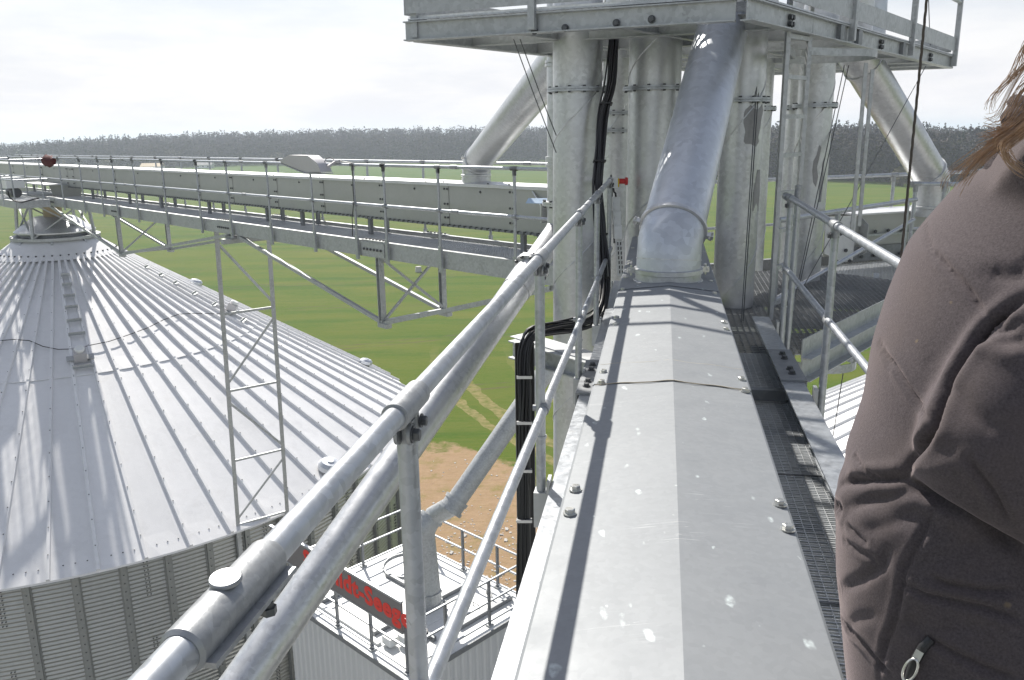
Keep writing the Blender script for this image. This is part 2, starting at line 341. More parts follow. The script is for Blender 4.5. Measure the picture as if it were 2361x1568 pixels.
# ---- woods: thousands of bare crowns and conifers on the rise
def tint_mat(name, rough=.95):
    t, b = newmat(name); a = t.nodes.new('ShaderNodeAttribute'); a.attribute_name = 'tint'
    P = pos(t); c = mixc(t, noise(t, P, .6, 3), a.outputs['Color'], (.05, .05, .05)); c = mixc(t, .75, c, a.outputs['Color'])
    t.links.new(c, b.inputs['Base Color']); b.inputs['Roughness'].default_value = rough; b.inputs['Specular IOR Level'].default_value = .1
tint_mat('twigs')
plain('bark', (.10, .085, .07), .95, 0, .3, 3)
def crown_quads(c, h, wd, kind, n, g):
    """n small twig clumps through the crown's volume; returns verts (n*4,3)"""
    u = g.random(n)
    if kind == 'conifer':
        z = u ** 1.25; rad_ = wd * .5 * (1 - z) ** .9 * (.55 + .5 * g.random(n)); zz = .1 * h + z * .9 * h; sz = wd * (.20 - .11 * z)
    elif kind == 'bush':
        z = u; rad_ = wd * .5 * np.sqrt(np.clip(1 - (2 * z - .9) ** 2, 0.05, 1)) * np.sqrt(g.random(n)); zz = z * h; sz = wd * .15 * np.ones(n)
    else:
        z = u; prof = np.sqrt(np.clip(1 - ((z - .58) / .46) ** 2, .02, 1)); rad_ = wd * .5 * prof * np.sqrt(g.random(n)); zz = .10 * h + z * .88 * h; sz = wd * .075 * (.6 + .8 * g.random(n))
    an = g.random(n) * 2 * np.pi
    ctr = np.stack([c[0] + rad_ * np.cos(an), c[1] + rad_ * np.sin(an), c[2] + zz], 1)
    a = g.normal(size=(n, 3)); a[:, 2] *= .6 if kind != 'tree' else .75; a /= np.linalg.norm(a, axis=1)[:, None]
    bb = np.cross(a, g.normal(size=(n, 3))); bb /= np.linalg.norm(bb, axis=1)[:, None]
    a *= sz[:, None]; bb *= (sz * (.55 if kind != 'tree' else .42))[:, None]
    return np.stack([ctr - a - bb, ctr + a - bb * .6, ctr + a * .8 + bb, ctr - a * .7 + bb], 1).reshape(-1, 3)
def quad_mesh(name, V, tint, mat):
    n = len(V) // 4; me = bpy.data.meshes.new(name)
    me.vertices.add(len(V)); me.vertices.foreach_set('co', V.astype(np.float32).ravel())
    me.loops.add(len(V)); me.loops.foreach_set('vertex_index', np.arange(len(V), dtype=np.int32))
    me.polygons.add(n); me.polygons.foreach_set('loop_start', np.arange(0, len(V), 4, dtype=np.int32))
    me.update(); at_ = me.color_attributes.new('tint', 'FLOAT_COLOR', 'POINT')
    at_.data.foreach_set('color', np.concatenate([tint, np.ones((len(V), 1))], 1).astype(np.float32).ravel())
    me.materials.append(MATS[mat]); return me
BROWNS = np.array([(.135, .115, .105), (.115, .10, .095), (.15, .128, .105), (.10, .092, .092), (.14, .13, .09), (.125, .108, .098)])
CONIF = np.array([(.028, .045, .026), (.035, .052, .030), (.045, .060, .034)])
allV = []; allT = []
g = np.random.default_rng(11)
for i in range(9000):
    az = g.uniform(-37, 37); e = edge_at(az); depth = g.random() ** 1.5 * 330
    r = e + depth; x, y = r * math.sin(R_(az)), r * math.cos(R_(az)); z = float(gh(np.array(x), np.array(y)))
    if az < -29 and g.random() < .5: continue
    cn = math.sin(x * .013 + 2) + math.sin(y * .017) + .6 * math.sin(x * .05)
    near_right = az > 11
    con = g.random() < (.06 + (.55 if cn > 1.1 else 0) + (.30 if (near_right and depth > 190) else 0) + (.35 if az < -24 else 0))
    front = depth < 25
    if front and g.random() < .35:
        h = g.uniform(3, 8); V = crown_quads((x, y, z), h, h * 1.1, 'bush', 14, g); base = np.array([(.16, .14, .075), (.13, .12, .06), (.15, .13, .10)])[g.integers(3)]
    elif con:
        h = g.uniform(17, 27); V = crown_quads((x, y, z), h, h * .34, 'conifer', 46, g); base = CONIF[g.integers(3)]
    else:
        h = g.uniform(15, 24) * (1.12 if g.random() < .1 else 1); V = crown_quads((x, y, z), h, h * g.uniform(.50, .72), 'tree', 100 if depth < 120 else 60, g); base = BROWNS[g.integers(len(BROWNS))]
    tn = np.repeat((base * .56 * g.uniform(.8, 1.2))[None] * g.uniform(.7, 1.25, (len(V) // 4, 1)), 4, 0)
    allV.append(V); allT.append(tn)
    if not front and not con and depth < 60:      # pale trunks in the edge rows
        a = g.random() * 6.28; wv = np.array([math.cos(a), math.sin(a), 0]) * .22; p0 = np.array([x, y, z]); p1_ = p0 + (0, 0, h * .6)
        allV.append(np.array([p0 - wv, p0 + wv, p1_ + wv * .5, p1_ - wv * .5])); allT.append(np.repeat([(.16, .14, .125)], 4, 0))
wood = bpy.data.objects.new('forest', quad_mesh('forest', np.concatenate(allV), np.concatenate(allT), 'twigs')); link(wood)
tag(wood, 'bare brown spring woods with dark conifers along the far field edge', 'forest', kind='stuff')
allV = []; allT = []
for i in range(2600):       # the low dark strip of far woods
    az = g.uniform(-40, 40); r = g.uniform(3300, 4300) if az < 0 else g.uniform(2600, 3600); h = g.uniform(14, 24)
    V = crown_quads((r * math.sin(R_(az)), r * math.cos(R_(az)), 0), h, h * 1.6, 'bush', 10, g); allV.append(V); allT.append(np.repeat(np.array([[.07, .075, .06]]) * g.uniform(.7, 1.2), len(V), 0))
wood2 = bpy.data.objects.new('distant_forest', quad_mesh('distant_forest', np.concatenate(allV), np.concatenate(allT), 'twigs')); link(wood2)
tag(wood2, 'faint blue strip of distant woods on the horizon', 'forest', kind='stuff')

# ---- single trees that stand out in front of the woods
def tree(x, y, rel, h, wd, kind, colr, label, cat='tree', group=None):
    d = ray(x, y); az = math.degrees(math.atan2(d[0], d[1])); r = float(edge_at(az)) + rel
    gx, gy = r * math.sin(R_(az)), r * math.cos(R_(az)); gz = float(gh(np.array(gx), np.array(gy)))
    tr_ = thing({'conifer': 'conifer_tree', 'bush': 'shrub', 'tree': 'bare_tree'}[kind], label, cat, (gx, gy, gz), group)
    mbt = MB(); mbt.tube([A3(gx, gy, gz), A3(gx + .2, gy, gz + h * .4), A3(gx, gy, gz + h * .85)], [h * .018, h * .012, .04], 6)
    for k in range(5):
        a = k * 1.26 + h; zz = h * (.35 + .08 * k); mbt.tube([A3(gx, gy, gz + zz), A3(gx + math.cos(a) * wd * .35, gy + math.sin(a) * wd * .35, gz + zz + h * .16)], [h * .007, .03], 5)
    part('trunk', mbt, 'bark', tr_)
    V = crown_quads((gx, gy, gz), h, wd, kind, 420, g); V = V - np.array([gx, gy, gz])
    ctr = V.reshape(-1, 4, 3).mean(1, keepdims=True); V = ((V.reshape(-1, 4, 3) - ctr) * .5 + ctr).reshape(-1, 3)
    tn = np.repeat(np.array(colr)[None] * g.uniform(.65, 1.3, (len(V) // 4, 1)), 4, 0)
    c = bpy.data.objects.new('crown', quad_mesh('crown', V, tn, 'twigs')); link(c, tr_)
for a in [(700, 347, -22, 17, 9, 'conifer', (.022, .036, .022), 'dark lone conifer in front of the woods above the floodlight'),
          (196, 340, -12, 21, 10, 'conifer', (.024, .038, .024), 'tallest dark conifer at the wood edge near the far farmhouses'),
          (174, 345, -20, 14, 7, 'conifer', (.03, .045, .03), 'small dark conifer between olive shrubs by the wood edge'),
          (254, 348, -16, 17, 8, 'conifer', (.026, .04, .026), 'slim dark conifer standing clear to the left of the pale bare tree'),
          (405, 318, 40, 27, 19, 'tree', (.15, .13, .115), 'big round bare tree rising above the woods skyline'),
          (395, 335, -18, 19, 17, 'tree', (.17, .145, .11), 'pale bare tree at the wood edge in front of the brown woods'),
          (129, 346, -16, 14, 15, 'bush', (.22, .17, .07), 'golden budding tree beside the dark conifers'),
          (238, 350, -24, 12, 12, 'bush', (.19, .165, .08), 'olive budding shrub next to the slim conifer'),
          (640, 352, -18, 13, 15, 'tree', (.20, .17, .12), 'low sandy coloured bare tree beside the lone conifer'),
          (2075, 402, -18, 9, 9, 'bush', (.17, .15, .08), 'small ochre shrub on the hedge line under the wooded hill')]:
    tree(*a)
for (x, y, lab, wd, rc_) in ((470, 367, 'low white farmhouse with grey roof at the wood edge', 16, 'concrete'), (350, 366, 'small farm barn with reddish roof before the woods', 20, 'tan_pipe')):
    p = pz(x, y + 17, -EYE); d = ray(x, y); az = math.degrees(math.atan2(d[0], d[1])); r = float(edge_at(az)) - 30; p = A3(r * math.sin(R_(az)), r * math.cos(R_(az)), 0); p[2] = float(gh(p[0], p[1]))
    h_ = thing('farmhouse', lab, 'house', p); ex, ey = A3(wd / 2, 0, 0), A3(0, 4.5, 0)
    part('wall', MB().box(p + A3(0, 0, 1.6), ex, ey, A3(0, 0, 1.6)), 'sign_white', h_)
    part('roof', MB().prism([p + A3(-wd/2 - .5, -5, 3.1), p + A3(-wd/2 - .5, 5, 3.1), p + A3(-wd/2 - .5, 0, 6.3)], [p + A3(wd/2 + .5, -5, 3.1), p + A3(wd/2 + .5, 5, 3.1), p + A3(wd/2 + .5, 0, 6.3)]), rc_, h_)
    for k in (-.3, 0, .3): part('window', MB().box(p + A3(k * wd, -4.55, 1.8), A3(.6, 0, 0), A3(0, .06, 0), A3(0, 0, .7)), 'plastic_black', h_)

# ---- concrete well ring in the field and rubble in the yard
p = pz(965, 627, -EYE); wl = thing('concrete_well', 'small pale concrete well standing alone in the green field', 'well', p)
part('shaft', MB().tube([p, p + UP * .8, p + UP * 1.0, p + UP * 1.05], [.72, .68, .55, .55], 20), 'concrete', wl, 40)
part('lid', MB().tube([p + UP * 1.05, p + UP * 1.15], .6, 20), 'concrete', wl, 40)
mb = MB()
for k in range(420):
    q = pz(rng.uniform(1010, 1250), rng.normal(1270, 60), -EYE) if k % 3 else pz(rng.uniform(960, 1240), rng.uniform(1060, 1345), -EYE)
    s_ = rng.uniform(.02, .085) * (2.2 if rng.random() < .05 else 1); a = rng.random() * 6.28
    mb.box(q + UP * s_ * .25, A3(math.cos(a), math.sin(a), .1) * s_, A3(-math.sin(a), math.cos(a), .15) * s_ * rng.uniform(.4, .9), A3(0, .1, 1) * s_ * .35)
rb = part('rubble', mb, 'concrete'); tag(rb, 'pale stones and broken rubble strewn over the sandy yard', 'rubble', kind='stuff')

# ---- unseen paving below and behind the camera, added so metal reflects neutral grey
t, b = newmat('yard_concrete'); P = pos(t); c_ = mixc(t, noise(t, P, .35, 8, .65), (.30, .295, .28), (.42, .41, .39)); t.links.new(c_, b.inputs['Base Color']); b.inputs['Roughness'].default_value = .9
yd = part('unseen_yard', MB().slab([A3(-75, -170, .03), A3(90, -170, .03), A3(90, 26, .03), A3(14, 30, .03), A3(2, 40, .03), A3(-75, 34, .03)], UP * -.25), 'yard_concrete'); yd['kind'] = 'structure'

# ---- haze
t = bpy.data.materials.new('haze'); t.use_nodes = True; MATS['haze'] = t; t = t.node_tree; t.nodes.clear()
o_ = t.nodes.new('ShaderNodeOutputMaterial'); pv = t.nodes.new('ShaderNodeVolumePrincipled')
pv.inputs['Color'].default_value = (.80, .87, 1.0, 1); pv.inputs['Density'].default_value = .00029; pv.inputs['Anisotropy'].default_value = .25
t.links.new(pv.outputs[0], o_.inputs['Volume'])
hz = part('haze', MB().box(A3(0, 0, 29), A3(8200, 0, 0), A3(0, 8200, 0), A3(0, 0, 31)), 'haze'); hz['kind'] = 'stuff'
tag(hz, 'thin pale haze over the fields and the far woods', 'haze')
# ================================================================ shared small hardware
LOC['_'] = A3(0, 0, 0)
def hexbolt(name, r, h, mat, washer=True):
    mb = MB()
    if washer: mb.tube([A3(0, 0, 0), A3(0, 0, h * .22)], r * 1.35, 14)
    mb.tube([A3(0, 0, h * .2), A3(0, 0, h * .9), A3(0, 0, h)], [r, r, r * .82], 6)
    return mesh(name, mb, mat)
BOLT_Z = hexbolt('bolt', .0125, .014, 'zinc_bolt'); BOLT_D = hexbolt('bolt', .015, .018, 'bolt_dark'); BOLT_S = hexbolt('bolt', .02, .022, 'bolt_dark', False)
def tee(mb, p, along, r, down=UP * -1, ln=.1):
    """a tube clamp: sleeve on the rail, short leg down the post"""
    along = unit(along); mb.tube([p - along * ln / 2, p - along * ln / 2 * .98, p + along * ln / 2 * .98, p + along * ln / 2], [r * 1.12, r * 1.3, r * 1.3, r * 1.12], 14)
    mb.tube([p, p + down * ln * .72], [r * 1.25, r * 1.25], 12)
    return mb
TEE_B = mesh('tee_fitting', tee(tee(MB(), A3(0, 0, 0), A3(1, 0, 0), .021, A3(0, 0, -1), .12), A3(0, 0, 0), A3(1, 0, 0), .021, A3(0, 0, -1), .12), 'fitting', smooth=40)
CLP_B = mesh('clamp', MB().tube([A3(-.035, 0, 0), A3(.035, 0, 0)], .031, 12).box(A3(0, -.03, -.02), A3(.02, 0, 0), A3(0, .02, 0), A3(0, 0, .022)), 'fitting', smooth=40)

def poly_grating(mb, poly, z0, du, dv, h=.03, th=.004, o=None, pitch=(.034, .034), rod=.006):
    """bars along du every pitch[1] in dv, rods along dv every pitch[0] in du; poly in (u,v)"""
    poly = [tuple(p) for p in poly]; o = np.array(o)
    def spans(c, axis):
        xs = []
        for i in range(len(poly)):
            a, b_ = poly[i], poly[(i + 1) % len(poly)]
            ca, cb = a[1 - axis], b_[1 - axis]
            if (ca <= c) != (cb <= c): xs.append(a[axis] + (b_[axis] - a[axis]) * (c - ca) / (cb - ca))
        xs.sort(); return list(zip(xs[::2], xs[1::2]))
    u0, u1 = min(p[0] for p in poly), max(p[0] for p in poly); v0, v1 = min(p[1] for p in poly), max(p[1] for p in poly)
    n = np.cross(du, dv); n = n if n[2] > 0 else -n
    for c in np.arange(v0 + pitch[1] / 2, v1, pitch[1]):
        for a, b_ in spans(c, 0): mb.bar(o + du * a + dv * c, o + du * b_ + dv * c, th, h, n, (0, -h / 2))
    for c in np.arange(u0 + pitch[0] / 2, u1, pitch[0]):
        for a, b_ in spans(c, 1): mb.bar(o + du * c + dv * a, o + du * c + dv * b_, rod, rod, n, (0, -rod / 2 + .001))
    return mb

# ================================================================ THE LONG BRIDGE TO THE SILO
TN, TF = 7.20, 8.47                # near and far beams
BZ = -1.52                         # top of the beams
br = thing('conveyor_bridge', 'long galvanised steel footbridge that carries the conveyor over the silo top', 'bridge', bf(6.6, 7.8, BZ - .25))
splices = [6.6, 10.7, 15.85, 21.9, 27.2, 33.5, 40]
for tb, sgn in ((TN, 1), (TF, -1)):
    for a, c in zip(splices[:-1], splices[1:]):
        mb = MB(); prof = [(x * (-1 if sgn < 0 else 1), y) for x, y in CH(.075, .25, .010)]
        prof = [(u, v) for u, v in prof] if sgn > 0 else prof[::-1]
        # lateral axis of sweep = cross(dir, up) = BR for direction BA
        mb.sweep(bf(a + .004, tb, BZ - .25), bf(c - .004, tb, BZ - .25), prof, BN)
        part('side_beam', mb, 'galv_beam', br)
    for s in splices[1:-2]:
        po = tb - .012 * sgn
        sp = part('splice_plate', MB().box(bf(s, tb - .008 * sgn, BZ - .125), BA * .30, BR * .006, BN * .105), 'galv_beam', br)
        part('splice_cover', MB().box(bf(s, tb + .035 * sgn, BZ + .006), BA * .30, BR * .04, BN * .005), 'galv_beam', br)
        for k in range(6):
            inst('bolt', BOLT_S, sp, bf(s + (k - 2.5) * .09, tb - .014 * sgn, BZ - .13), -BR * sgn)
            inst('bolt', BOLT_S, br, bf(s + (k - 2.5) * .09, tb + .035 * sgn, BZ + .011), BN)
            if sgn < 0: inst('bolt', BOLT_S, sp, bf(s + (k - 2.5) * .09, tb - .012, BZ - .14), -BR)
mb = MB(); poly_grating(mb, [(6.7, TN + .09), (33, TN + .09), (33, TF - .09), (6.7, TF - .09)], 0, BA, BR, .03, .005, bf(0, 0, BZ - .06), (.05, .05), .008)
part('grating', mb, 'grating_steel', br, kind='stuff')
for s in np.arange(7.2, 34, 1.5):
    part('cross_beam', MB().bar(bf(s, TN + .02, BZ - .15), bf(s, TF - .02, BZ - .15), .06, .10, BN), 'galv_dark', br)
# king-post trusses hung under the beams
def truss(s0, sk, s1, drop):
    for tb in (TN + .03, TF - .03):
        foot = bf(sk, tb, BZ - .25 - drop)
        part('king_post', MB().sweep(bf(sk, tb, BZ - .25), foot, IB(.09, .09, .012), BA), 'galv_beam', br)
        part('foot_plate', MB().box(foot - BN * .03, BA * .12, BR * .05, BN * .035), 'galv_beam', br)
        for se in (s0, s1): part('truss_rod', MB().bar(foot, bf(se, tb, BZ - .27), .06, .06, BN), 'galv_beam', br)
    a, c = bf(sk, TN + .03, BZ - .25), bf(sk, TF - .03, BZ - .25); d = BN * drop
    part('tie_bar', MB().bar(a - d + BN * .03, c - d + BN * .03, .06, .06, BN), 'galv_beam', br)
    part('brace_rod', MB().bar(a, c - d + BN * .05, .035, .035, BA), 'galv_beam', br)
    part('brace_rod', MB().bar(c, a - d + BN * .05, .035, .035, BA), 'galv_beam', br)
    for se, sd in ((s0, 1), (s1, -1)):
        part('tie_bar', MB().bar(bf(se + sd * .02, TN, BZ - .28), bf(se + sd * .02, TF, BZ - .28), .08, .06, BN), 'galv_beam', br)
truss(6.9, 10.55, 15.3, 1.02); truss(15.7, 21.9, 27.6, .95)
# trellis tower under the bridge, standing beside the silo eave
tw = thing('trellis_tower', 'slender galvanised trellis tower carrying the bridge beside the silo eave', 'tower', A3(-6.6, 18.9, 0))
lb = [pz(548, 1222, -9.5), pz(661, 1190, -9.5)]; lt = [bt(499, 556, 7.35), bt(618, 556, 8.45)]
lt = [A3(p[0], p[1], EYE + BZ - .28) for p in lt]
legs = []
for a, c in zip(lb, lt):
    g0 = a + (a - c) * ((a[2]) / (c[2] - a[2])) * .25; g0[2] = 0
    legs.append((a, c)); mb = MB(); mb.sweep(a, c, [(-.05,-.05),(.05,-.05),(.05,-.04),(-.04,-.04),(-.04,.05),(-.05,.05)][::-1], BA); mb.sweep(A3(a[0], a[1], 0), a, [(-.05,-.05),(.05,-.05),(.05,.05),(-.05,.05)], BA)
    part('leg', mb, 'galv_beam', tw)
nb = 4
for k in range(nb + 1):
    f = .02 + k * .245; p, q = [a + (c - a) * f for a, c in legs]
    if k < 4: part('rung', MB().bar(p, q, .04, .05, UP), 'galv_beam', tw)
    if k < nb:
        f2 = f + .21; a_, c_ = (legs[0], legs[1]) if k % 2 == 0 else (legs[1], legs[0])
        part('diagonal', MB().bar(a_[0] + (a_[1] - a_[0]) * (f + .02), c_[0] + (c_[1] - c_[0]) * f2, .045, .045, UP), 'galv_beam', tw)
part('head_plate', MB().box(bf(15.55, 7.8, BZ - .30), BA * .16, BR * .66, BN * .03), 'galv_dark', tw)
part('head_beam', MB().bar(bf(15.55, 7.0, BZ - .37), bf(15.55, 8.6, BZ - .37), .12, .10, BN), 'galv_beam', tw)

# handrails on both sides of the bridge
POSTS = [bt(x, 374, TN - .04) for x in (54, 135, 182, 225, 258, 305, 372, 451, 520, 613, 714, 813, 883, 1009, 1186)]
SP = [float((p - O_) @ BA) for p in POSTS]; SP[0] = 27.8; SP = sorted(SP) + [29.5, 31.2, 33, 34.7]
def bridge_rail(tr, label, posts, beam_t, s0=6.35, s1=36, toward=-1):
    hr = thing('handrail', label, 'handrail', bf(s0, tr, BZ - .2), 'handrails along the bridge')
    for h, nm in ((-.38, 'top_rail'), (-.965, 'mid_rail')):
        part(nm, MB().tube([bf(s0, tr, h), bf(s1, tr, h)], .0215, 12), 'galv_tube', hr, 40)
        for s in np.arange(s0 + 2.3, s1, 6.1):
            part('tube_joint', MB().tube([bf(s - .07, tr, h), bf(s + .07, tr, h)], .028, 12), 'fitting', hr, 40)
    for s in posts:
        p = part('post', MB().tube([bf(s, tr, BZ + .02), bf(s, tr, -.39)], .020, 12).bar(bf(s, tr, BZ - .30), bf(s, tr, BZ + .06), .062, .035, BR), 'galv_tube', hr, 30)
        inst('tee_fitting', TEE_B, p, bf(s, tr, -.38), BN, BA); inst('clamp', CLP_B, p, bf(s, tr + .0, -.965), BN, BA)
    return hr
bridge_rail(TN - .045, 'grey tube handrail with floodlight on the silo side of the bridge', SP, TN)
bridge_rail(TF + .045, 'grey tube handrail along the far side of the bridge behind the conveyor', [s + .25 for s in np.arange(7.6, 36, 1.62)], TF)

# the conveyor on the bridge
CN, CF, CT, CB = 7.93, 8.36, -.66, -1.27
cv = thing('chain_conveyor', 'long boxed chain conveyor with greenish side panels running along the bridge', 'conveyor', bf(6.5, 8.1, CB))
js = sorted([float((bt(x, 430, CN) - O_) @ BA) for x in (161, 270, 381, 462, 538, 640, 747, 885, 1035)] + [6.9, 8.3, 24.3 + 3, 30.5, 34, 38])
for a, c in zip(js[:-1], js[1:]):
    for tt, sg_ in ((CN, -1), (CF, 1)):
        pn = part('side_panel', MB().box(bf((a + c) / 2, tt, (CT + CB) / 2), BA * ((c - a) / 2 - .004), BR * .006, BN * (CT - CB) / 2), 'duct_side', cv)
        if sg_ < 0:
            part('joint_strip', MB().box(bf(a + .05, tt - .009, (CT + CB) / 2), BA * .05, BR * .004, BN * ((CT - CB) / 2 - .01)), 'duct_side', cv)
            for h in (-.74, -.96, -1.16):
                for e in (.02, .09): inst('bolt', BOLT_S, pn, bf(a + e, tt - .013, h), -BR, scale=.8)
            inst('bolt', BOLT_S, pn, bf((a + c) / 2, tt - .006, -.76), -BR, scale=.8)
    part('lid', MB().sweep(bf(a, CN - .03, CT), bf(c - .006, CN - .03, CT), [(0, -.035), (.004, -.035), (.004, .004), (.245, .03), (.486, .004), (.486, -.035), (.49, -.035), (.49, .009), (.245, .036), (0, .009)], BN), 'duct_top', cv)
    for e in (.12, .55): inst('bolt', BOLT_S, cv, bf(a + e, CN + .0, CT + .012), BN, scale=.8)
part('bottom_flange', MB().box(bf((6.5 + 38) / 2, (CN + CF) / 2, CB - .012), BA * 15.75, BR * .255, BN * .012), 'galv_dark', cv)
mb = MB()
for s in np.arange(6.6, 37, .125): mb.box(bf(s, CN - .028, CB - .006), BA * .016, BR * .014, BN * .018)
part('flange_bolts', mb, 'bolt_dark', cv, kind='stuff')
for s in [float((bt(x, 500, CN) - O_) @ BA) for x in (300, 372, 480, 612, 692, 1240)] + [8.2, 11.9, 26, 29, 32]:
    for tt in (CN + .05, CF - .05):
        part('stand', MB().bar(bf(s, tt, BZ - .05), bf(s, tt, CB - .02), .07, .06, BR).box(bf(s, tt, CB - .03), BA * .07, BR * .06, BN * .008), 'galv_dark', cv)
part('brace_plate', MB().box(bf(7.72, CN - .05, -.95), BA * .012, BR * .05, BN * .16).prism([bf(7.95, CN - .02, -.70), bf(7.72, CN - .09, -.87), bf(7.72, CN - .02, -.87)], [bf(7.97, CN - .02, -.70), bf(7.74, CN - .09, -.89), bf(7.74, CN - .02, -.89)]), 'galv_pipe', cv)
part('rain_flap', MB().slab([bt(1218, 458, 7.6), bt(1262, 458, 7.6), bt(1262, 470, 7.55), bt(1212, 469, 7.55)], BN * .006), 'plastic_blue', cv, label='pale blue protective sheet flap')

# floodlight and the red bundle on the near rail
pf = bf(float((bt(722, 372, TN - .045) - O_) @ BA), TN - .045, -.38)
fl = thing('floodlight', 'grey outdoor floodlight tilted down from the bridge handrail', 'lamp', pf)
a_, dn, sd = BA, -BR, BN
def fprof(s, k=1.0): return [pf + sd * .02 + BA * s + (-BR) * u + BN * v for u, v in ((-.05, -.06), (-.05, .02), (.02, .10), (.13, .135), (.26, .09), (.34, .0), (.34, -.06))]
mb = MB(); hx = [bt(671, 368, TN - .1), bt(690, 357, TN - .02), bt(735, 358, TN - .02), bt(757, 376, TN - .02), bt(766, 396, TN - .02), bt(730, 397, TN - .02), bt(672, 374, TN - .02)]
mb.slab(hx, -BR * .20); part('housing', mb, 'lamp_grey', fl, 30)
part('glass', MB().slab([hx[6] + BR * .02 - BN * .002, hx[5] + BR * .02 - BN * .002, hx[4] + BR * .02 - BN * .012, hx[4] - BR * .22 - BN * .012, hx[5] - BR * .22 - BN * .002, hx[6] - BR * .22 - BN * .002], -BN * .018), 'lamp_glass', fl)
part('bracket', MB().bar(bt(757, 384, TN - .2), bt(775, 372, TN - .06), .05, .04).tube([bt(775, 372, TN - .06) - BA * .1, bt(775, 372, TN - .06) + BA * .1], .03, 10), 'lamp_grey', fl)
part('cable', MB().tube([bt(748, 374, TN - .16), bt(752, 366, TN - .12), bt(762, 363, TN - .1), bt(772, 369, TN - .06), bt(812, 376, TN - .07), bt(814, 440, TN - .07), bt(816, 462, TN - .09), bt(812, 500, TN - .07), bt(813, 545, TN - .05)], .006, 6), 'cable_black', fl, 60)
c = bt(112, 371, TN - .06); mb = MB()
for i in range(9):
    pass
vs_ = []; n_, k_ = 12, 9
for i in range(k_):
    f = i / (k_ - 1); r_ = (.17 * math.sin(math.pi * min(max(f, .06), .94)) ** .35)
    for j in range(n_):
        a = 2 * math.pi * j / n_; wob = 1 + .16 * math.sin(3 * a + i * 1.7) + .08 * math.sin(5 * a - i)
        vs_.append(c + BA * (f - .5) * .95 + BR * math.cos(a) * r_ * wob * .8 + BN * (math.sin(a) * r_ * wob * (.85 + .2 * f)))
fs_ = [(i * n_ + j, i * n_ + (j + 1) % n_, (i + 1) * n_ + (j + 1) % n_, (i + 1) * n_ + j) for i in range(k_ - 1) for j in range(n_)] + [tuple(range(n_)), tuple(range((k_ - 1) * n_, k_ * n_))]
mb.add(vs_, fs_); single('red_bundle', mb, 'red_cloth', 'dark red cloth bundle tied to the bridge handrail above the silo', 'bundle', smooth=60)

# ================================================================ THE SILO
SC = A3(-14.64, 26.9, 0); SR = 11.2; KS = .6235; ZT = EYE - 2.44; ZE = ZT - SR * KS
def cone(a, r, up=0.0):
    n = unit(A3(math.cos(a) * KS, math.sin(a) * KS, 1)); return A3(SC[0] + r * math.cos(a), SC[1] + r * math.sin(a), ZT - r * KS) + n * up
def conehit(x, y):
    d = ray(x, y); o = O_ - A3(SC[0], SC[1], ZT); k2 = KS * KS
    a = (d[0]**2 + d[1]**2) * k2 - d[2]**2; b_ = 2 * ((d[0]*o[0] + d[1]*o[1]) * k2 - d[2]*o[2]); c = (o[0]**2 + o[1]**2) * k2 - o[2]**2
    q = math.sqrt(max(b_*b_ - 4*a*c, 0)); ts = sorted([(-b_ - q) / (2*a), (-b_ + q) / (2*a)])
    tt = [u for u in ts if u > 0 and (o + d * u)[2] < 0][0]; p = O_ + d * tt
    return math.atan2(p[1] - SC[1], p[0] - SC[0]), math.hypot(p[0] - SC[0], p[1] - SC[1]), p
silo = thing('grain_silo', 'big round galvanised grain silo with ribbed cone roof and corrugated wall', 'silo', SC.copy())
NP = 70; DA = 2 * math.pi / NP; A0 = R_(-56.9); RSEAM = conehit(165, 869)[1]; RCOL = 1.75
def roof_panel(r0, r1, da, lift):
    mb = MB(); nseg = 10
    L, Rr, T = [], [], []
    for i in range(nseg + 1):
        r = r0 + (r1 - r0) * i / nseg
        mid = da / 2
        for j in range(4):
            a = da * j / 3; sag = (-.012 if j in (1, 2) else 0)
            if i == nseg: sag += .012 if j in (1, 2) else .0
            p = cone(a, r, lift + sag); T.append(p)
    n4 = 4
    mb.add(T, [(i * n4 + j, i * n4 + j + 1, (i + 1) * n4 + j + 1, (i + 1) * n4 + j) for i in range(nseg) for j in range(3)])
    e = [T[nseg * 4 + j] for j in range(4)]          # eave / lap lip
    mb.add(e + [p - UP * (.05 if lift == 0 else .014) for p in e], [(j, j + 1, j + 5, j + 4) for j in range(3)])
    mb.v = [tuple(np.array(v)) for v in mb.v]
    # standing rib on the low-angle side
    for i in range(nseg):
        ra, rb_ = r0 + (r1 - r0) * i / nseg, r0 + (r1 - r0) * (i + 1) / nseg
        def sec(r):
            wv = A3(0, 1, 0); wb = min(.048, .3 * r * da); hh = .07
            return [cone(0, r, lift - .002) - wv * wb, cone(0, r, lift + hh) - wv * wb * .7, cone(0, r, lift + hh) + wv * wb * .7, cone(0, r, lift - .002) + wv * wb]
        a_, b_ = sec(ra), sec(rb_); base = len(mb.v)
        mb.add(a_ + b_, [(0, 1, 5, 4), (1, 2, 6, 5), (2, 3, 7, 6)] + ([(7, 6, 5, 4)] if i == nseg - 1 else []) + ([(0, 1, 2, 3)] if i == 0 else []))
    return mb
def recenter(mb): mb.v = [tuple(np.array(v) - SC) for v in mb.v]; return mb
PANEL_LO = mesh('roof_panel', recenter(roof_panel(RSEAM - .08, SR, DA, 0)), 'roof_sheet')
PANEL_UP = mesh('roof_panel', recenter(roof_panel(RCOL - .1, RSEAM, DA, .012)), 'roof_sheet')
for k in range(NP):
    a = A0 + k * DA
    for me in (PANEL_LO, PANEL_UP): inst('roof_panel', me, silo, SC, UP, (math.cos(a), math.sin(a), 0))
mb = MB()
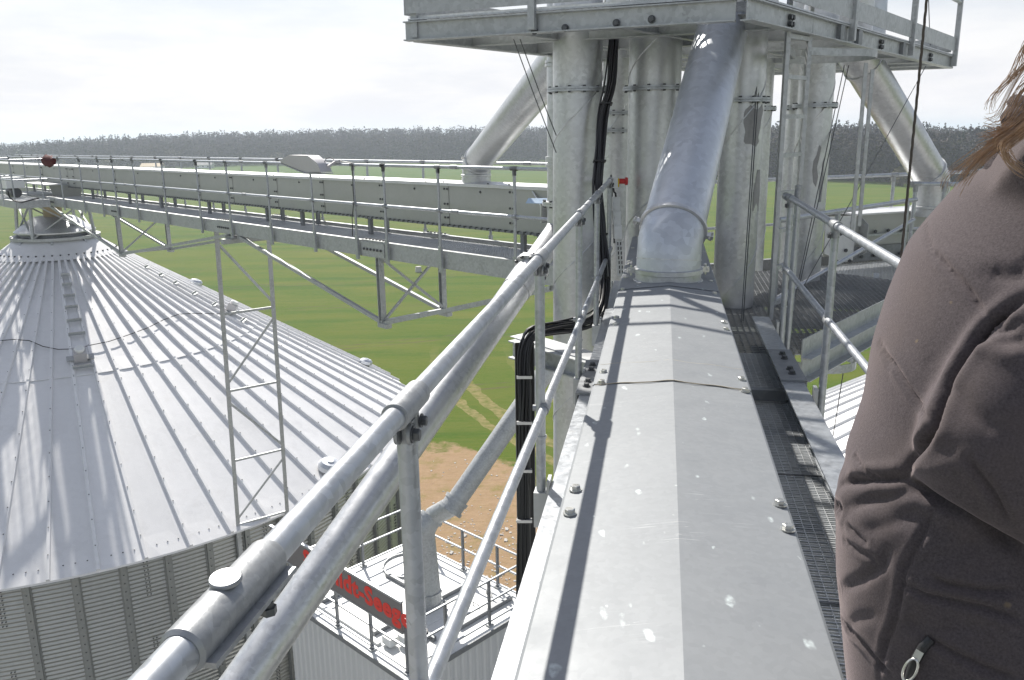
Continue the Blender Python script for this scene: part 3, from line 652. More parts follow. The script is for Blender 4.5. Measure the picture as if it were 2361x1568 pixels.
for k in range(NP):
    a = A0 + k * DA
    if math.cos(a - R_(-62)) < -.15: continue
    for r in np.arange(2.6, SR - .1, .62): mb.box(cone(a, r, .078), A3(math.cos(a), math.sin(a), 0) * .011, A3(-math.sin(a), math.cos(a), 0) * .011, UP * .008)
    for e in (.3, .55, .8): mb.box(cone(a + DA * e, SR - .28, .002), A3(.012, 0, 0), A3(0, .012, 0), UP * .008)
part('roof_screws', mb, 'bolt_dark', silo, kind='stuff')
# wall: corrugated sheets between stiffeners
WR = SR - .30; PITCH_C = .106; RING = 1.06 * 1.0
def wall_sheet(a0, a1, h0, h1, nseg, zc):
    mb = MB(); prof = []; nz = int(round((h1 - h0) / PITCH_C)) * 6
    for i in range(nz + 1):
        z = h0 + (h1 - h0) * i / nz; prof.append((WR + .011 * math.sin(2 * math.pi * z / PITCH_C), z))
    vs_ = [(math.cos(a0 + (a1 - a0) * j / nseg) * r, math.sin(a0 + (a1 - a0) * j / nseg) * r, z) for r, z in prof for j in range(nseg + 1)]
    n = nseg + 1; mb.add(vs_, [(i * n + j, i * n + j + 1, (i + 1) * n + j + 1, (i + 1) * n + j) for i in range(nz) for j in range(nseg)]); return mb
WT = ZE - .05
NSH = 23; DSH = 2 * math.pi / NSH
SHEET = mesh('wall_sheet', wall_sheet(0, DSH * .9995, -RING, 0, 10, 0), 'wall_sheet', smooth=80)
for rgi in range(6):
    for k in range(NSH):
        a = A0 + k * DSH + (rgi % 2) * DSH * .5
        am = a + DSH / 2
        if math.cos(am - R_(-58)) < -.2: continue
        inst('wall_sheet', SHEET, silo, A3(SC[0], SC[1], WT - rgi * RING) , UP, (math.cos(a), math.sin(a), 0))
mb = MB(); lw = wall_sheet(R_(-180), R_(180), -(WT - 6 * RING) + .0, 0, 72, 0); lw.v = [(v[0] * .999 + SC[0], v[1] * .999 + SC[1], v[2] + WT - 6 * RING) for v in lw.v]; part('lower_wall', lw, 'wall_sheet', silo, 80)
bk = MB().tube([SC + UP * (WT - 6 * RING), SC + UP * WT], WR - .05, 72, False); part('inner_wall', bk, 'galv_dark', silo)
mb = MB().sweep(A3(0, 0, 0), A3(0, 0, WT), [(-.10, 0), (.10, 0), (.10, .012), (.065, .014), (.065, .075), (-.065, .075), (-.065, .014), (-.10, .012)][::-1], A3(1, 0, 0))
STF = mesh('stiffener', mb, 'stiffener')
sb_ = MB()
for k in range(NP):
    a = A0 + (k + .5) * DA
    if math.cos(a - R_(-58)) < -.2: continue
    inst('stiffener', STF, silo, A3(SC[0] + (WR + .008) * math.cos(a), SC[1] + (WR + .008) * math.sin(a), 0), UP, (math.cos(a), math.sin(a), 0))
    for z in np.arange(.1, 6, .212): sb_.box(A3(SC[0] + (WR + .085) * math.cos(a), SC[1] + (WR + .085) * math.sin(a), WT - z), A3(.012, 0, 0), A3(0, .012, 0), UP * .012)
for rgi in range(6):
    for k in range(NSH):
        a = A0 + k * DSH + (rgi % 2) * DSH * .5
        if math.cos(a - R_(-58)) < 0: continue
        for z in np.arange(.05, RING, PITCH_C):
            for e in (-.0035, .0035): sb_.box(A3(SC[0] + (WR + .012) * math.cos(a + e), SC[1] + (WR + .012) * math.sin(a + e), WT - rgi * RING - z), A3(.012, 0, 0), A3(0, .012, 0), UP * .013)
part('wall_bolts', sb_, 'bolt_dark', silo, kind='stuff')
# collar, cap and head
hd = part('roof_collar', MB().tube([cone(0, 0) * 0 + A3(SC[0], SC[1], ZT - 1.86 * KS + .06), A3(SC[0], SC[1], ZT - 1.05 * KS + .16)], [1.90, 1.05], 40, False), 'roof_sheet', silo, 30)
mb = MB()
for k in range(48):
    a = k * 2 * math.pi / 48; mb.box(A3(SC[0] + 1.72 * math.cos(a), SC[1] + 1.72 * math.sin(a), ZT - 1.70 * KS + .09), A3(.02, 0, 0), A3(0, .02, 0), UP * .025)
part('collar_bolts', mb, 'bolt_dark', silo, kind='stuff')
zc = ZT - .52
part('collar_ring', MB().tube([A3(SC[0], SC[1], zc - .06), A3(SC[0], SC[1], zc + .03)], 1.30, 40), 'galv_beam', silo, 30)
part('throat', MB().tube([A3(SC[0], SC[1], zc), A3(SC[0], SC[1], zc + .16)], 1.02, 32), 'galv_dark', silo, 30)
part('cap', MB().tube([A3(SC[0], SC[1], zc + .14), A3(SC[0], SC[1], zc + .18), A3(SC[0], SC[1], zc + .60), A3(SC[0], SC[1], zc + .62)], [1.18, 1.18, .62, .5], 40), 'galv_pipe', silo, 30)
part('inlet_pipe', MB().tube([A3(SC[0], SC[1], zc + .55), A3(SC[0], SC[1], EYE + BZ - .3)], .28, 20), 'tan_pipe', silo, 30, label='short tan coloured inlet pipe under the bridge')
for k in range(8):
    a = R_(22 + 45 * k); u = A3(math.cos(a), math.sin(a), 0)
    part('leg', MB().bar(A3(SC[0], SC[1], zc - .28) + u * 1.34, A3(SC[0], SC[1], zc + .02) + u * 1.2, .06, .06), 'galv_beam', silo)
# props between the collar and the bridge
pr = thing('bridge_trestle', 'four legged galvanised trestle standing on the silo collar under the bridge', 'trestle', A3(SC[0], SC[1], zc))
ctr = A3(SC[0], SC[1], 0); feet = []; heads = []
for sa, sb2 in ((-1, -1), (1, -1), (1, 1), (-1, 1)):
    d2 = BA * sa + BR * sb2; d2 = A3(d2[0], d2[1], 0); d2 = unit(d2)
    feet.append(ctr + d2 * 1.27 + UP * (zc + .03)); heads.append(ctr + d2 * 1.15 + UP * (EYE + BZ - .30))
for p, q in zip(feet, heads): part('leg', MB().bar(p, q, .075, .075), 'galv_beam', pr)
for i in range(4):
    j = (i + 1) % 4
    part('diagonal', MB().bar(feet[i], heads[j], .055, .04), 'galv_beam', pr); part('diagonal', MB().bar(feet[j], heads[i] - UP * .01, .055, .04), 'galv_beam', pr)
    part('head_rail', MB().bar(heads[i], heads[j], .08, .08), 'galv_beam', pr)
# roof ladders: angle rungs between two ribs, with level sensor boxes and a cable
def roof_ladder(k, rungs, lab):
    a = A0 + k * DA; am = a + DA / 2
    ld = part('roof_ladder', MB().bar(cone(a, min(rungs) - .3, .062), cone(a, max(rungs) + .25, .062), .03, .02).bar(cone(a + DA, min(rungs) - .3, .062), cone(a + DA, max(rungs) + .25, .062), .03, .02), 'galv_beam', silo, kind=None)
    for r in rungs:
        part('rung', MB().sweep(cone(a, r, .07), cone(a + DA, r, .07), [(0, 0), (.09, 0), (.09, .012), (.012, .012), (.012, .08), (0, .08)]), 'galv_beam', ld)
def rib_index(x, y):
    a, r, p = conehit(x, y); return math.floor((a - A0) / DA), r
k1, r1 = rib_index(188, 830); k2, r2 = rib_index(528, 722)
rl = [rib_index(x, y)[1] for x, y in ((152, 640), (155, 662), (160, 688), (165, 714), (170, 745), (177, 776), (189, 852))]
roof_ladder(k1, rl, ''); roof_ladder(k2, [rib_index(x, y)[1] for x, y in ((313, 628), (353, 645), (392, 662), (437, 686), (487, 710), (556, 745))], '')
for kk, r_, (x, y), lab in ((k1, r1, (186, 832), 'grey level sensor box on the silo roof ladder facing the walkway'), (k2, r2, (527, 724), 'grey level sensor box on the silo roof behind the trellis tower')):
    a, r, p = conehit(x, y); n = unit(A3(math.cos(a) * KS, math.sin(a) * KS, 1)); tng = A3(-math.sin(a), math.cos(a), 0); dn = np.cross(tng, n)
    sb = thing('level_sensor', lab, 'sensor', p, 'level sensors on the silo roof')
    part('housing', MB().box(p + n * .24, tng * .16, dn * .14, n * .16), 'lamp_grey', sb)
    part('cap', MB().tube([p + n * .40, p + n * .47, p + n * .50], [.11, .13, .10], 16), 'plastic_white', sb, 40)
    part('base_plate', MB().box(p + n * .09, tng * .34, dn * .05, n * .03).box(p + n * .13, tng * .34, dn * .09, n * .012), 'galv_beam', sb)
cp = []
for x, y in ((-60, 800), (0, 790), (35, 787), (70, 790), (100, 803), (135, 810), (168, 809), (186, 806), (210, 800), (250, 792), (300, 775), (340, 760), (375, 742), (410, 729), (440, 727), (500, 728), (522, 726)):
    a, r, p = conehit(x, y); cp.append(cone(a, r, .075))
single('sensor_cable', MB().tube(cp, .012, 6), 'cable_black', 'thin black cable lying across the silo roof ribs', 'cable', smooth=60)
# mushroom vents
for x, y, sc_, lab in ((757, 1085, 1.0, 'round mushroom roof vent near the silo eave'), (842, 842, .8, 'small round vent at the far edge of the silo roof'), (450, 659, .7, 'tiny round vent on the silo roof skyline')):
    a, r, p = conehit(x, y); n = unit(A3(math.cos(a) * KS * .5, math.sin(a) * KS * .5, 1))
    v_ = thing('roof_vent', lab, 'vent', p, 'vents on the silo roof')
    part('neck', MB().tube([p - n * .1, p + n * .2], .2 * sc_, 20), 'galv_dark', v_, 40)
    part('hood', MB().tube([p + n * .06 * sc_, p + n * .08 * sc_, p + n * .22 * sc_, p + n * .31 * sc_, p + n * .315 * sc_, p + n * .32 * sc_], [.2 * sc_, .31 * sc_, .31 * sc_, .23 * sc_, .13 * sc_, .12 * sc_], 28), 'spout_steel', v_, 35)
    part('boss', MB().tube([p + n * .31 * sc_, p + n * .345 * sc_], .10 * sc_, 20), 'spout_steel', v_, 40)
# ================================================================ THE NEAR CONVEYOR AND ITS WALKWAY
HD = -.92
tg = thing('conveyor_trough', 'wide dull grey sheet metal conveyor trough with ridged cover running ahead', 'conveyor', nf(2, .05, -1.5))
TL, TRg, TRD, HRD = -.222, .327, .060, -.893
def cover(s0, s1, lift, end_lip):
    lf = lift; th_ = .0025
    top = [(TL - .004, HD - .045 + lf), (TL - .004, HD - .006 + lf), (TL + .003, HD + lf), (TRD, HRD + lf), (TRg - .003, HD + lf), (TRg + .004, HD - .006 + lf), (TRg + .004, HD - .045 + lf)]
    low = [(a, b_ - th_) if 0 < i < 6 else (a + (.003 if a < 0 else -.003), b_) for i, (a, b_) in enumerate(top)]
    n = max(2, int((s1 - s0) / .25)); vs_ = []; fs_ = []
    for loop in (top, low):
        for i in range(n + 1):
            s = s0 + (s1 - s0) * i / n
            for j, (a, b_) in enumerate(loop): vs_.append(nf(s, a, b_ + (.0022 * math.sin(s * 5.1 + j) if j == 3 else 0)))
    k = len(top); off = (n + 1) * k
    for i in range(n):
        for j in range(k - 1):
            fs_.append((i * k + j, i * k + j + 1, (i + 1) * k + j + 1, (i + 1) * k + j)); fs_.append((off + i * k + j, off + (i + 1) * k + j, off + (i + 1) * k + j + 1, off + i * k + j + 1))
    for i in (0, n):
        for j in range(k - 1): fs_.append((i * k + j, off + i * k + j, off + i * k + j + 1, i * k + j + 1))
    return MB().add(vs_, fs_)
SJ = [-1.2, 2.885, 4.66, 6.9]
for i, (a, c, lf) in enumerate(((-1.2, 3.12, 0), (2.885, 4.66, .004), (4.64, 6.9, .009))):
    part('cover_plate', cover(a, c, lf, True), 'cover_sheet', tg)
part('sealant_seam', MB().sweep(nf(3.135, TL, HD + .0055), nf(3.135, TRg, HD + .0055), [(-.006, -.002), (.006, -.002), (.004, .003), (-.004, .003)]), 'rust_seam', tg) if False else None
# beads of old sealant following the ridge
for s, r_ in ((3.14, .0017), (2.880, .0017)):
    pts = [nf(s + .006 * math.sin(t_ * 37), t_, HD + (HRD - HD) * (1 - abs(t_ - TRD) / (TRD - TL if t_ < TRD else TRg - TRD)) + .003) for t_ in np.linspace(TL + .004, TRg - .004, 24)]
    part('sealant_bead', MB().tube(pts, [r_ * (.7 + .5 * rng.random()) for _ in pts], 6), 'rust_seam', tg, 60, label='brownish bead of old sealant')
for tt, sg_ in ((TL + .004, -1), (TRg - .004, 1)):
    part('side_wall', MB().box(nf(2.85, tt, (HD - .045 - 1.42) / 2 + .02), NA * 4.05, NR * .004, NN * .235), 'duct_top', tg)
part('floor_plate', MB().box(nf(2.85, .05, -1.42), NA * 4.05, NR * .27, NN * .004), 'galv_dark', tg)
part('end_wall', MB().box(nf(6.9, .05, -1.17), NA * .004, NR * .27, NN * .25), 'duct_top', tg)
bl = [(1327, 1123), (1314, 1177), (1799, 1156), (1817, 1213), (1392, 855), (1387, 879), (1710, 872), (1718, 897), (1422, 731), (1420, 746), (1669, 742), (1674, 757), (1436, 666), (1444, 640), (1451, 609), (1452, 602), (1459, 572), (1639, 648), (1628, 617), (1626, 610), (1647, 675)]
for x, y in bl:
    p = nh(x, y, HD + .012); inst('bolt', BOLT_Z, tg, p - NN * .0085, NN, NA * math.cos(x) + NR * math.sin(x))

wk = thing('walkway', 'narrow galvanised grating walkway between two steel channels beside the trough', 'walkway', nf(2, .2, -1.6))
HC = -1.30
# left channel (outer web), right channel
for a, c in ((-1.2, 4.27), (4.275, 7.0)):
    part('side_channel', MB().sweep(nf(a, -.372, HC - .22), nf(c, -.372, HC - .22), CH(.085, .22, .009), NN), 'galv_tube', wk)
for a, c in ((-1.2, 4.62), (4.625, 5.75)):
    part('side_channel', MB().sweep(nf(a, .745, HC - .22), nf(c, .745, HC - .22), [(-x, y) for x, y in CH(.11, .22, .009)][::-1], NN), 'galv_tube', wk)
for s, t0, t1, lab in ((4.2, -.385, -.285, 'L'), (4.55, .63, .755, 'R')):
    sp = part('splice_cover', MB().box(nf(s, (t0 + t1) / 2, HC + .006), NA * .30, NR * (t1 - t0) / 2, NN * .006).box(nf(s, t0 if lab == 'L' else t1, HC - .06), NA * .30, NR * .005, NN * .07), 'galv_dark', wk)
    for e in (-.19, -.11, .10, .19): inst('bolt', BOLT_D, sp, nf(s + e, t0 + .04 if lab == 'L' else t0 + .07, HC + .012), NN)
mb = MB(); poly_grating(mb, [(-.9, .335), (5.42, .335), (5.42, .705), (-.9, .705)], 0, NA, NR, .03, .003, nf(0, 0, -1.47), (.034, .034), .006)
# deep bars across
for s in np.arange(-.9, 5.42, .034): mb.bar(nf(s, .335, -1.485), nf(s, .705, -1.485), .0035, .03, NN)
part('grating', mb, 'grating_steel', wk, kind='stuff')
for s in (.9, 1.95, 2.95, 3.95, 5.0): part('cross_beam', MB().bar(nf(s, .30, -1.56), nf(s, .74, -1.56), .07, .10, NN), 'galv_dark', wk)
for s in (1.45, 2.45, 3.45, 4.45): part('grating_edge', MB().bar(nf(s, .335, -1.484), nf(s, .705, -1.484), .006, .036, NN), 'galv_dark', wk)
part('step_bar', MB().bar(nf(4.42, .335, -1.425), nf(4.42, .68, -1.425), .05, .06, NN), 'galv_dark', wk)

# ---- left handrail, close to the camera
HT, HM, TP = -.452, -1.003, -.41; RT = .0182
hr = thing('handrail', 'thick galvanised tube handrail with clamp fittings beside the trough', 'handrail', nf(2, TP, -1.3))
part('top_rail', MB().tube([nf(-.8, TP, HT), nf(.62, TP, HT), nf(.63, TP, HT)], RT, 28), 'galv_tube', hr, 40)
part('top_rail', MB().tube([nf(.63, TP, HT), nf(4.28, TP, HT), nf(6.86, TP, HT)], RT, 28), 'galv_tube', hr, 40)
part('mid_rail', MB().tube([nf(1.10, TP + .012, HM), nf(6.86, TP + .012, HM)], RT * .92, 24), 'galv_tube', hr, 40)
mb = MB(); mb.tube([nf(1.085, TP + .012, HM), nf(1.09, TP + .012, HM), nf(1.17, TP + .012, HM), nf(1.175, TP + .012, HM)], [.020, .024, .024, .020], 24)
part('end_clamp', mb, 'fitting', hr, 40)
for i, s in enumerate((1.27, 2.85, 4.28, 5.51, 6.84)):
    po = part('post', MB().tube([nf(s, TP - .002, -1.46), nf(s, TP - .002, HT - .01)], RT * .98, 24), 'galv_tube', hr, 40)
    n_ = 28; mb = MB(); ln = .066
    mb.tube([nf(s - ln, TP, HT), nf(s - ln * .985, TP, HT), nf(s + ln * .985, TP, HT), nf(s + ln, TP, HT)], [RT * 1.06, RT * 1.27, RT * 1.27, RT * 1.06], n_)
    mb.tube([nf(s, TP - .002, HT), nf(s, TP - .002, HT - .062)], RT * 1.22, n_)
    part('tee_fitting', mb, 'fitting', po, 40)
    # clamp ears with their bolt
    for e in (-1, 1):
        mb = MB(); c_ = nf(s - .030, TP + .004 + e * .011, HT - .040); mb.tube([c_ - NR * .003, c_ + NR * .003], .019, 18)
        mb.box(nf(s - .016, TP + .004 + e * .011, HT - .036), NA * .016, NR * .003, NN * .018); part('clamp_ear', mb, 'fitting', po, 40)
    inst('bolt', BOLT_D, po, nf(s - .032, TP + .018, HT - .040), NR, NA, .72); inst('bolt', BOLT_D, po, nf(s + .008, TP + .021, HT - .03), NR, NA, .6)
    part('post_foot', MB().box(nf(s, TP + .028, -1.38), NA * .035, NR * .006, NN * .10).box(nf(s, TP - .003, -1.40), NA * .028, NR * .024, NN * .07), 'galv_beam', po)
    if i in (1, 2, 3):
        part('rail_clamp', MB().tube([nf(s - .035, TP + .012, HM), nf(s + .035, TP + .012, HM)], RT * 1.14, 20).tube([nf(s, TP - .03, HM - .002), nf(s, TP + .01, HM - .002)], .012, 12), 'fitting', po, 40)
        part('tie_ring', MB().tube([nf(s, TP - .002, -1.12), nf(s, TP - .002, -1.11)], RT * 1.2, 20), 'galv_tube', po, 40)
# internal-expansion sleeve with its mushroom plug, on the near end
sl_ = part('tube_sleeve', MB().tube([nf(.585, TP, HT), nf(.589, TP, HT), nf(.755, TP, HT), nf(.762, TP, HT)], [RT * 1.05, RT * 1.25, RT * 1.25, RT * 1.05], 32), 'fitting', hr, 40)
u_ = unit(NN * .97 + NR * .02 - NA * .10)
c_ = nf(.672, TP, HT)
part('plug', MB().tube([c_ + u_ * RT, c_ + u_ * (RT + .005), c_ + u_ * (RT + .0055), c_ + u_ * (RT + .0085), c_ + u_ * (RT + .0098)], [.009, .009, .0160, .0160, .0150], 26), 'fitting', sl_, 35)
part('clamp_flange', MB().box(nf(.675, TP + .0225, HT - .013), NA * .085, NN * .003, NR * .008), 'fitting', sl_)
part('grub_screw', MB().tube([nf(.70, TP + .026, HT - .016), nf(.70, TP + .026, HT - .024)], .0055, 12).tube([nf(.70, TP + .026, HT - .022), nf(.70, TP + .026, HT - .030)], .0085, 6), 'bolt_dark', sl_)
# stamped size mark on the plug
def text_mesh(name, body, size, mat, parent, origin, xdir, ydir, extrude=.0005, bold=.0, spacing=1.0, align='LEFT'):
    cu = bpy.data.curves.new(name, 'FONT'); cu.body = body; cu.size = size; cu.extrude = extrude; cu.offset = bold; cu.space_character = spacing; cu.align_x = align; cu.resolution_u = 3
    to = bpy.data.objects.new(name, cu); col.objects.link(to); dg = bpy.context.evaluated_depsgraph_get(); me = bpy.data.meshes.new_from_object(to.evaluated_get(dg)); bpy.data.objects.remove(to)
    me.materials.clear(); me.materials.append(MATS[mat]); me.name = name
    z = np.cross(unit(xdir), unit(ydir)); return inst(name, me, parent, origin, z, xdir)
text_mesh('stamped_mark', '26', .011, 'bolt_dark', sl_, c_ + u_ * (RT + .0100) - NR * .006, unit(NR * 1.0 - u_ * (NR @ u_)), unit(np.cross(u_, unit(NR - u_ * (NR @ u_)))), .0002)

# ---- right handrail
TR2 = .80; HT2, HM2 = -.478, -.945
hr2 = thing('handrail', 'galvanised tube handrail behind the person on the outer walkway side', 'handrail', nf(4, TR2, -1.4))
part('top_rail', MB().tube([nf(.2, TR2, HT2 - .004), nf(5.62, TR2, HT2)], RT, 20), 'galv_tube', hr2, 40)
part('mid_rail', MB().tube([nf(.2, TR2 + .0, HM2), nf(5.62, TR2, HM2 + .02)], RT * .92, 20), 'galv_tube', hr2, 40)
for s in (1.05, 2.6, 4.08, 5.51):
    po = part('post', MB().tube([nf(s, TR2 + .002, -1.5), nf(s, TR2 + .002, HT2)], RT, 20), 'galv_tube', hr2, 40)
    mb = MB(); mb.tube([nf(s - .06, TR2, HT2), nf(s + .06, TR2, HT2)], RT * 1.25, 20); mb.tube([nf(s, TR2, HT2), nf(s, TR2, HT2 - .06)], RT * 1.22, 20)
    part('tee_fitting', mb, 'fitting', po, 40)
    inst('bolt', BOLT_D, po, nf(s - .03, TR2 - .022, HT2 - .045), -NR, NA, .8)
    part('rail_clamp', MB().tube([nf(s - .04, TR2, HM2 + .008), nf(s + .03, TR2, HM2 + .008)], RT * 1.16, 20), 'fitting', po, 40)
    part('post_foot', MB().box(nf(s, TR2 - .03, HC - .06), NA * .035, NR * .008, NN * .09), 'galv_beam', po)
# twin post of the platform rail beside it
po = part('post', MB().tube([nf(5.62, TR2 + .06, -1.5), nf(5.62, TR2 + .06, -.42)], RT, 20), 'galv_tube', hr2, 40)
part('end_clamp', MB().tube([nf(5.56, TR2 - .01, HT2), nf(5.66, TR2 - .01, HT2)], RT * 1.3, 20).tube([nf(5.62, TR2 + .06, HT2 - .05), nf(5.62, TR2 + .06, HT2 + .07)], RT * 1.25, 20), 'fitting', po, 40)

# ================================================================ ELEVATOR PIPES
def seam(mb, x, y0, dep, r, pitch, z0, z1, ph=0):
    c = px(x, y0, dep); n = int((z1 - z0) / .06)
    pts = []
    for i in range(n + 1):
        z = z0 + (z1 - z0) * i / n; a = ph + 2 * math.pi * (z - z0) / pitch; pts.append(A3(c[0] + (r + .001) * math.cos(a), c[1] + (r + .001) * math.sin(a), z))
    return mb.tube(pts, .006, 5)
FLANGE_BOLT = mesh('bolt', MB().tube([A3(0, 0, -.035), A3(0, 0, .03)], .009, 6).tube([A3(0, 0, .018), A3(0, 0, .034)], .016, 6).tube([A3(0, 0, -.034), A3(0, 0, -.018)], .016, 6), 'bolt_dark')
def riser(xc, y, dep, dia, zb, ztop, flanges, label, pitch=1.5, ph=0, mat='galv_pipe', base=None):
    c = px(xc, y, dep); r = dia / 2
    t_ = thing('riser_pipe', label, 'pipe', A3(c[0], c[1], zb), 'upright elevator pipes under the platform')
    zs = [zb] + sorted(flanges) + [ztop]
    for a, b_ in zip(zs[:-1], zs[1:]):
        part('pipe_section', MB().tube([A3(c[0], c[1], a), A3(c[0], c[1], b_)], r, 40), mat, t_, 40)
    for z in flanges:
        f = part('flange', MB().tube([A3(c[0], c[1], z - .016), A3(c[0], c[1], z - .002), A3(c[0], c[1], z - .001), A3(c[0], c[1], z + .001), A3(c[0], c[1], z + .002), A3(c[0], c[1], z + .016)], [r + .046, r + .046, r + .038, r + .038, r + .046, r + .046], 40), 'galv_tube', t_, 30)
        for k in range(12):
            a = 2 * math.pi * (k + .3) / 12; inst('bolt', FLANGE_BOLT, f, A3(c[0] + (r + .028) * math.cos(a), c[1] + (r + .028) * math.sin(a), z), scale=.8)
    part('spiral_seam', seam(MB(), xc, y, dep, r, pitch, max(zb, EYE - 6), ztop, ph), mat, t_, 60)
    if base is not None:
        part('base_flange', MB().tube([A3(c[0], c[1], base), A3(c[0], c[1], base + .012)], r + .075, 40), 'galv_pipe', t_, 40)
        for k in range(12):
            a = 2 * math.pi * k / 12; inst('bolt', BOLT_D, t_, A3(c[0] + (r + .05) * math.cos(a), c[1] + (r + .05) * math.sin(a), base + .012))
    return t_, c, r
zf = lambda x, y, dep: px(x, y, dep)[2]
ZTOP = EYE + 4.2
P1 = riser(1331, 330, 6.75, .395, 0.0, ZTOP, [zf(1331, 209, 6.75)], 'upright spiral seamed pipe wrapped by the black cable bundle', 1.15, 2.4)
P2 = riser(1506, 330, 7.0, .43, 0.0, ZTOP, [zf(1506, 206, 7.0)], 'widest upright pipe directly behind the slanting blue grey spout', 1.25, 2.2)
P3 = riser(1704, 400, 6.75, .335, EYE - 1.46, ZTOP, [zf(1704, 233, 6.75)], 'upright pipe with grey scraped patch and bolted foot beside the walkway', 1.3, 3.3, base=EYE - 1.455)
P4 = riser(1868, 400, 7.85, .315, EYE - 1.50, ZTOP, [zf(1868, 245, 7.85)], 'upright pipe with grey scraped patch standing behind the ladder', 1.3, 3.0, base=EYE - 1.50)
P5 = riser(1424, 330, 8.3, .31, 0.0, ZTOP, [zf(1424, 261, 8.3), zf(1424, 301, 8.3)], 'shaded upright pipe in the gap between the two wide pipes', 1.3, 0)
P6 = riser(1738, 400, 9.2, .31, 0.0, ZTOP, [zf(1738, 252, 9.2)], 'rear upright pipe mostly hidden behind the pipe with bolted foot', 1.3, 1)
P7 = riser(1822, 400, 9.8, .20, 0.0, ZTOP, [zf(1822, 250, 9.8)], 'thin rear upright pipe behind the ladder rails', 1.3, 1)
# scraped paint patches (flat marks that wrap the pipe)
def patch(P, outline, dep, name='scraped_patch'):
    t_, c, r = P; vs_ = []
    for x, y in outline:
        d = ray(x, y); o = O_ - A3(c[0], c[1], 0); a = d[0]**2 + d[1]**2; b_ = 2 * (d[0]*o[0] + d[1]*o[1]); cc = o[0]**2 + o[1]**2 - (r + .0025)**2
        q = b_*b_ - 4*a*cc; tt = (-b_ - math.sqrt(max(q, 0))) / (2*a); vs_.append(O_ + d * tt)
    ctr_ = sum(vs_) / len(vs_); n = unit(A3(ctr_[0] - c[0], ctr_[1] - c[1], 0)); 
    # fan over rings so that it follows the curve
    rings = [vs_]; 
    for f in (.66, .33):
        rg = []
        for p in vs_:
            q = ctr_ + (p - ctr_) * f; u = unit(A3(q[0] - c[0], q[1] - c[1], 0)); rg.append(A3(c[0], c[1], 0) + u * (r + .0025) + UP * q[2])
        rings.append(rg)
    u = unit(A3(ctr_[0] - c[0], ctr_[1] - c[1], 0)); cen = A3(c[0], c[1], 0) + u * (r + .0025) + UP * ctr_[2]
    k = len(vs_); mb = MB(); allv = [p for rg in rings for p in rg] + [cen]
    fs_ = [(i * k + j, i * k + (j + 1) % k, (i + 1) * k + (j + 1) % k, (i + 1) * k + j) for i in range(2) for j in range(k)] + [(2 * k + j, 2 * k + (j + 1) % k, 3 * k) for j in range(k)]
    part(name, mb.add(allv, fs_), 'scratch_paint', t_, label='dull grey scraped patch')
C7 = lambda pts: [((2800 + x / 1.822) * .5764, (y / 1.822) * .5764) for x, y in pts]
patch(P3, C7([(330, 800), (370, 765), (395, 790), (420, 800), (455, 758), (462, 800), (448, 870), (440, 930), (425, 1000), (430, 1030), (408, 1070), (370, 1050), (330, 1048), (318, 1030), (330, 960), (318, 900), (320, 830)]), 0)
patch(P3, C7([(420, 1240), (438, 1235), (436, 1400), (425, 1540), (385, 1540), (390, 1400), (405, 1330)]), 0)
patch(P4, C7([(850, 1130), (870, 1055), (885, 1075), (868, 1160), (850, 1230), (862, 1290), (845, 1365), (825, 1330), (818, 1240), (828, 1170)]), 0)
patch(P4, C7([(892, 1200), (905, 1150), (898, 1330), (882, 1470), (866, 1475), (872, 1350), (888, 1290)]), 0)

# ---- spouts
def clampring(parent, c, ax, r, mat='galv_pipe', lugs=True, lugdir=None):
    ax = unit(ax); rg = part('clamp_ring', MB().tube([c - ax * .016, c - ax * .012, c + ax * .012, c + ax * .016], [r + .004, r + .014, r + .014, r + .004], 40), mat, parent, 40)
    if lugs:
        for sg_ in (-1, 1):
            ld = unit(lugdir - ax * (lugdir @ ax)) * sg_; q = c + ld * (r + .03)
            part('lug', MB().box(q, ld * .022, ax * .016, np.cross(ld, ax) * .012).tube([q - ax * .03, q + ax * .03], .007, 6).tube([q + ld * .012 - np.cross(ld, ax) * .035, q + ld * .012 + np.cross(ld, ax) * .035], .006, 6), 'zinc_bolt', rg)
# the big slanting spout that lands on the trough
s0 = nh(1548, 648, HD + .01); s0 = nf(4.93, .052, HD + .01)
sp = thing('spout_pipe', 'large blue grey slanting spout pipe landing on the trough cover', 'pipe', s0)
RS = .187
a0 = s0; a1 = s0 + UP * .30; a1 = px(1560, 560, 4.98); top = px(1672, 40, 6.2); a1 = a0 + UP * .24 + (unit(top - a0) * A3(1, 1, 0)) * .05
dr = unit(top - a1)
part('collar', MB().tube([a0 - UP * .02, a0 + UP * .035, a0 + UP * .055], RS + .004, 44), 'galv_pipe', sp, 40)
part('bend', MB().tube([a0 + UP * .05, a0 + UP * .12 + (dr * A3(1, 1, 0)) * .008, a1 - dr * .02, a1 + dr * .07], RS, 44), 'spout_steel', sp, 40)
part('segment_lip', MB().tube([a0 + UP * .125 + (dr * A3(1, 1, 0)) * .008, a0 + UP * .131 + (dr * A3(1, 1, 0)) * .009], RS + .003, 44), 'galv_pipe', sp, 40)
part('weld_bead', MB().tube([a0 + A3(math.cos(k * .157), math.sin(k * .157), 0) * (RS + .01) + UP * .002 for k in range(41)], .008, 6, False), 'galv_pipe', sp, 60)
part('pipe', MB().tube([a1 + dr * .07, a1 + dr * (np.linalg.norm(top - a1) + .5)], RS - .003, 44), 'spout_steel', sp, 40)
part('lap_seam', MB().tube([a1 + dr * .08 + unit(np.cross(dr, A3(0, 0, 1))) * -.05 + unit(np.cross(unit(np.cross(dr, UP)), dr)) * 0 - unit(F_ * A3(1, 1, 0)) * (RS - .006), top - unit(F_ * A3(1, 1, 0)) * (RS - .006) + unit(np.cross(dr, UP)) * -.03], .0025, 5), 'spout_steel', sp)
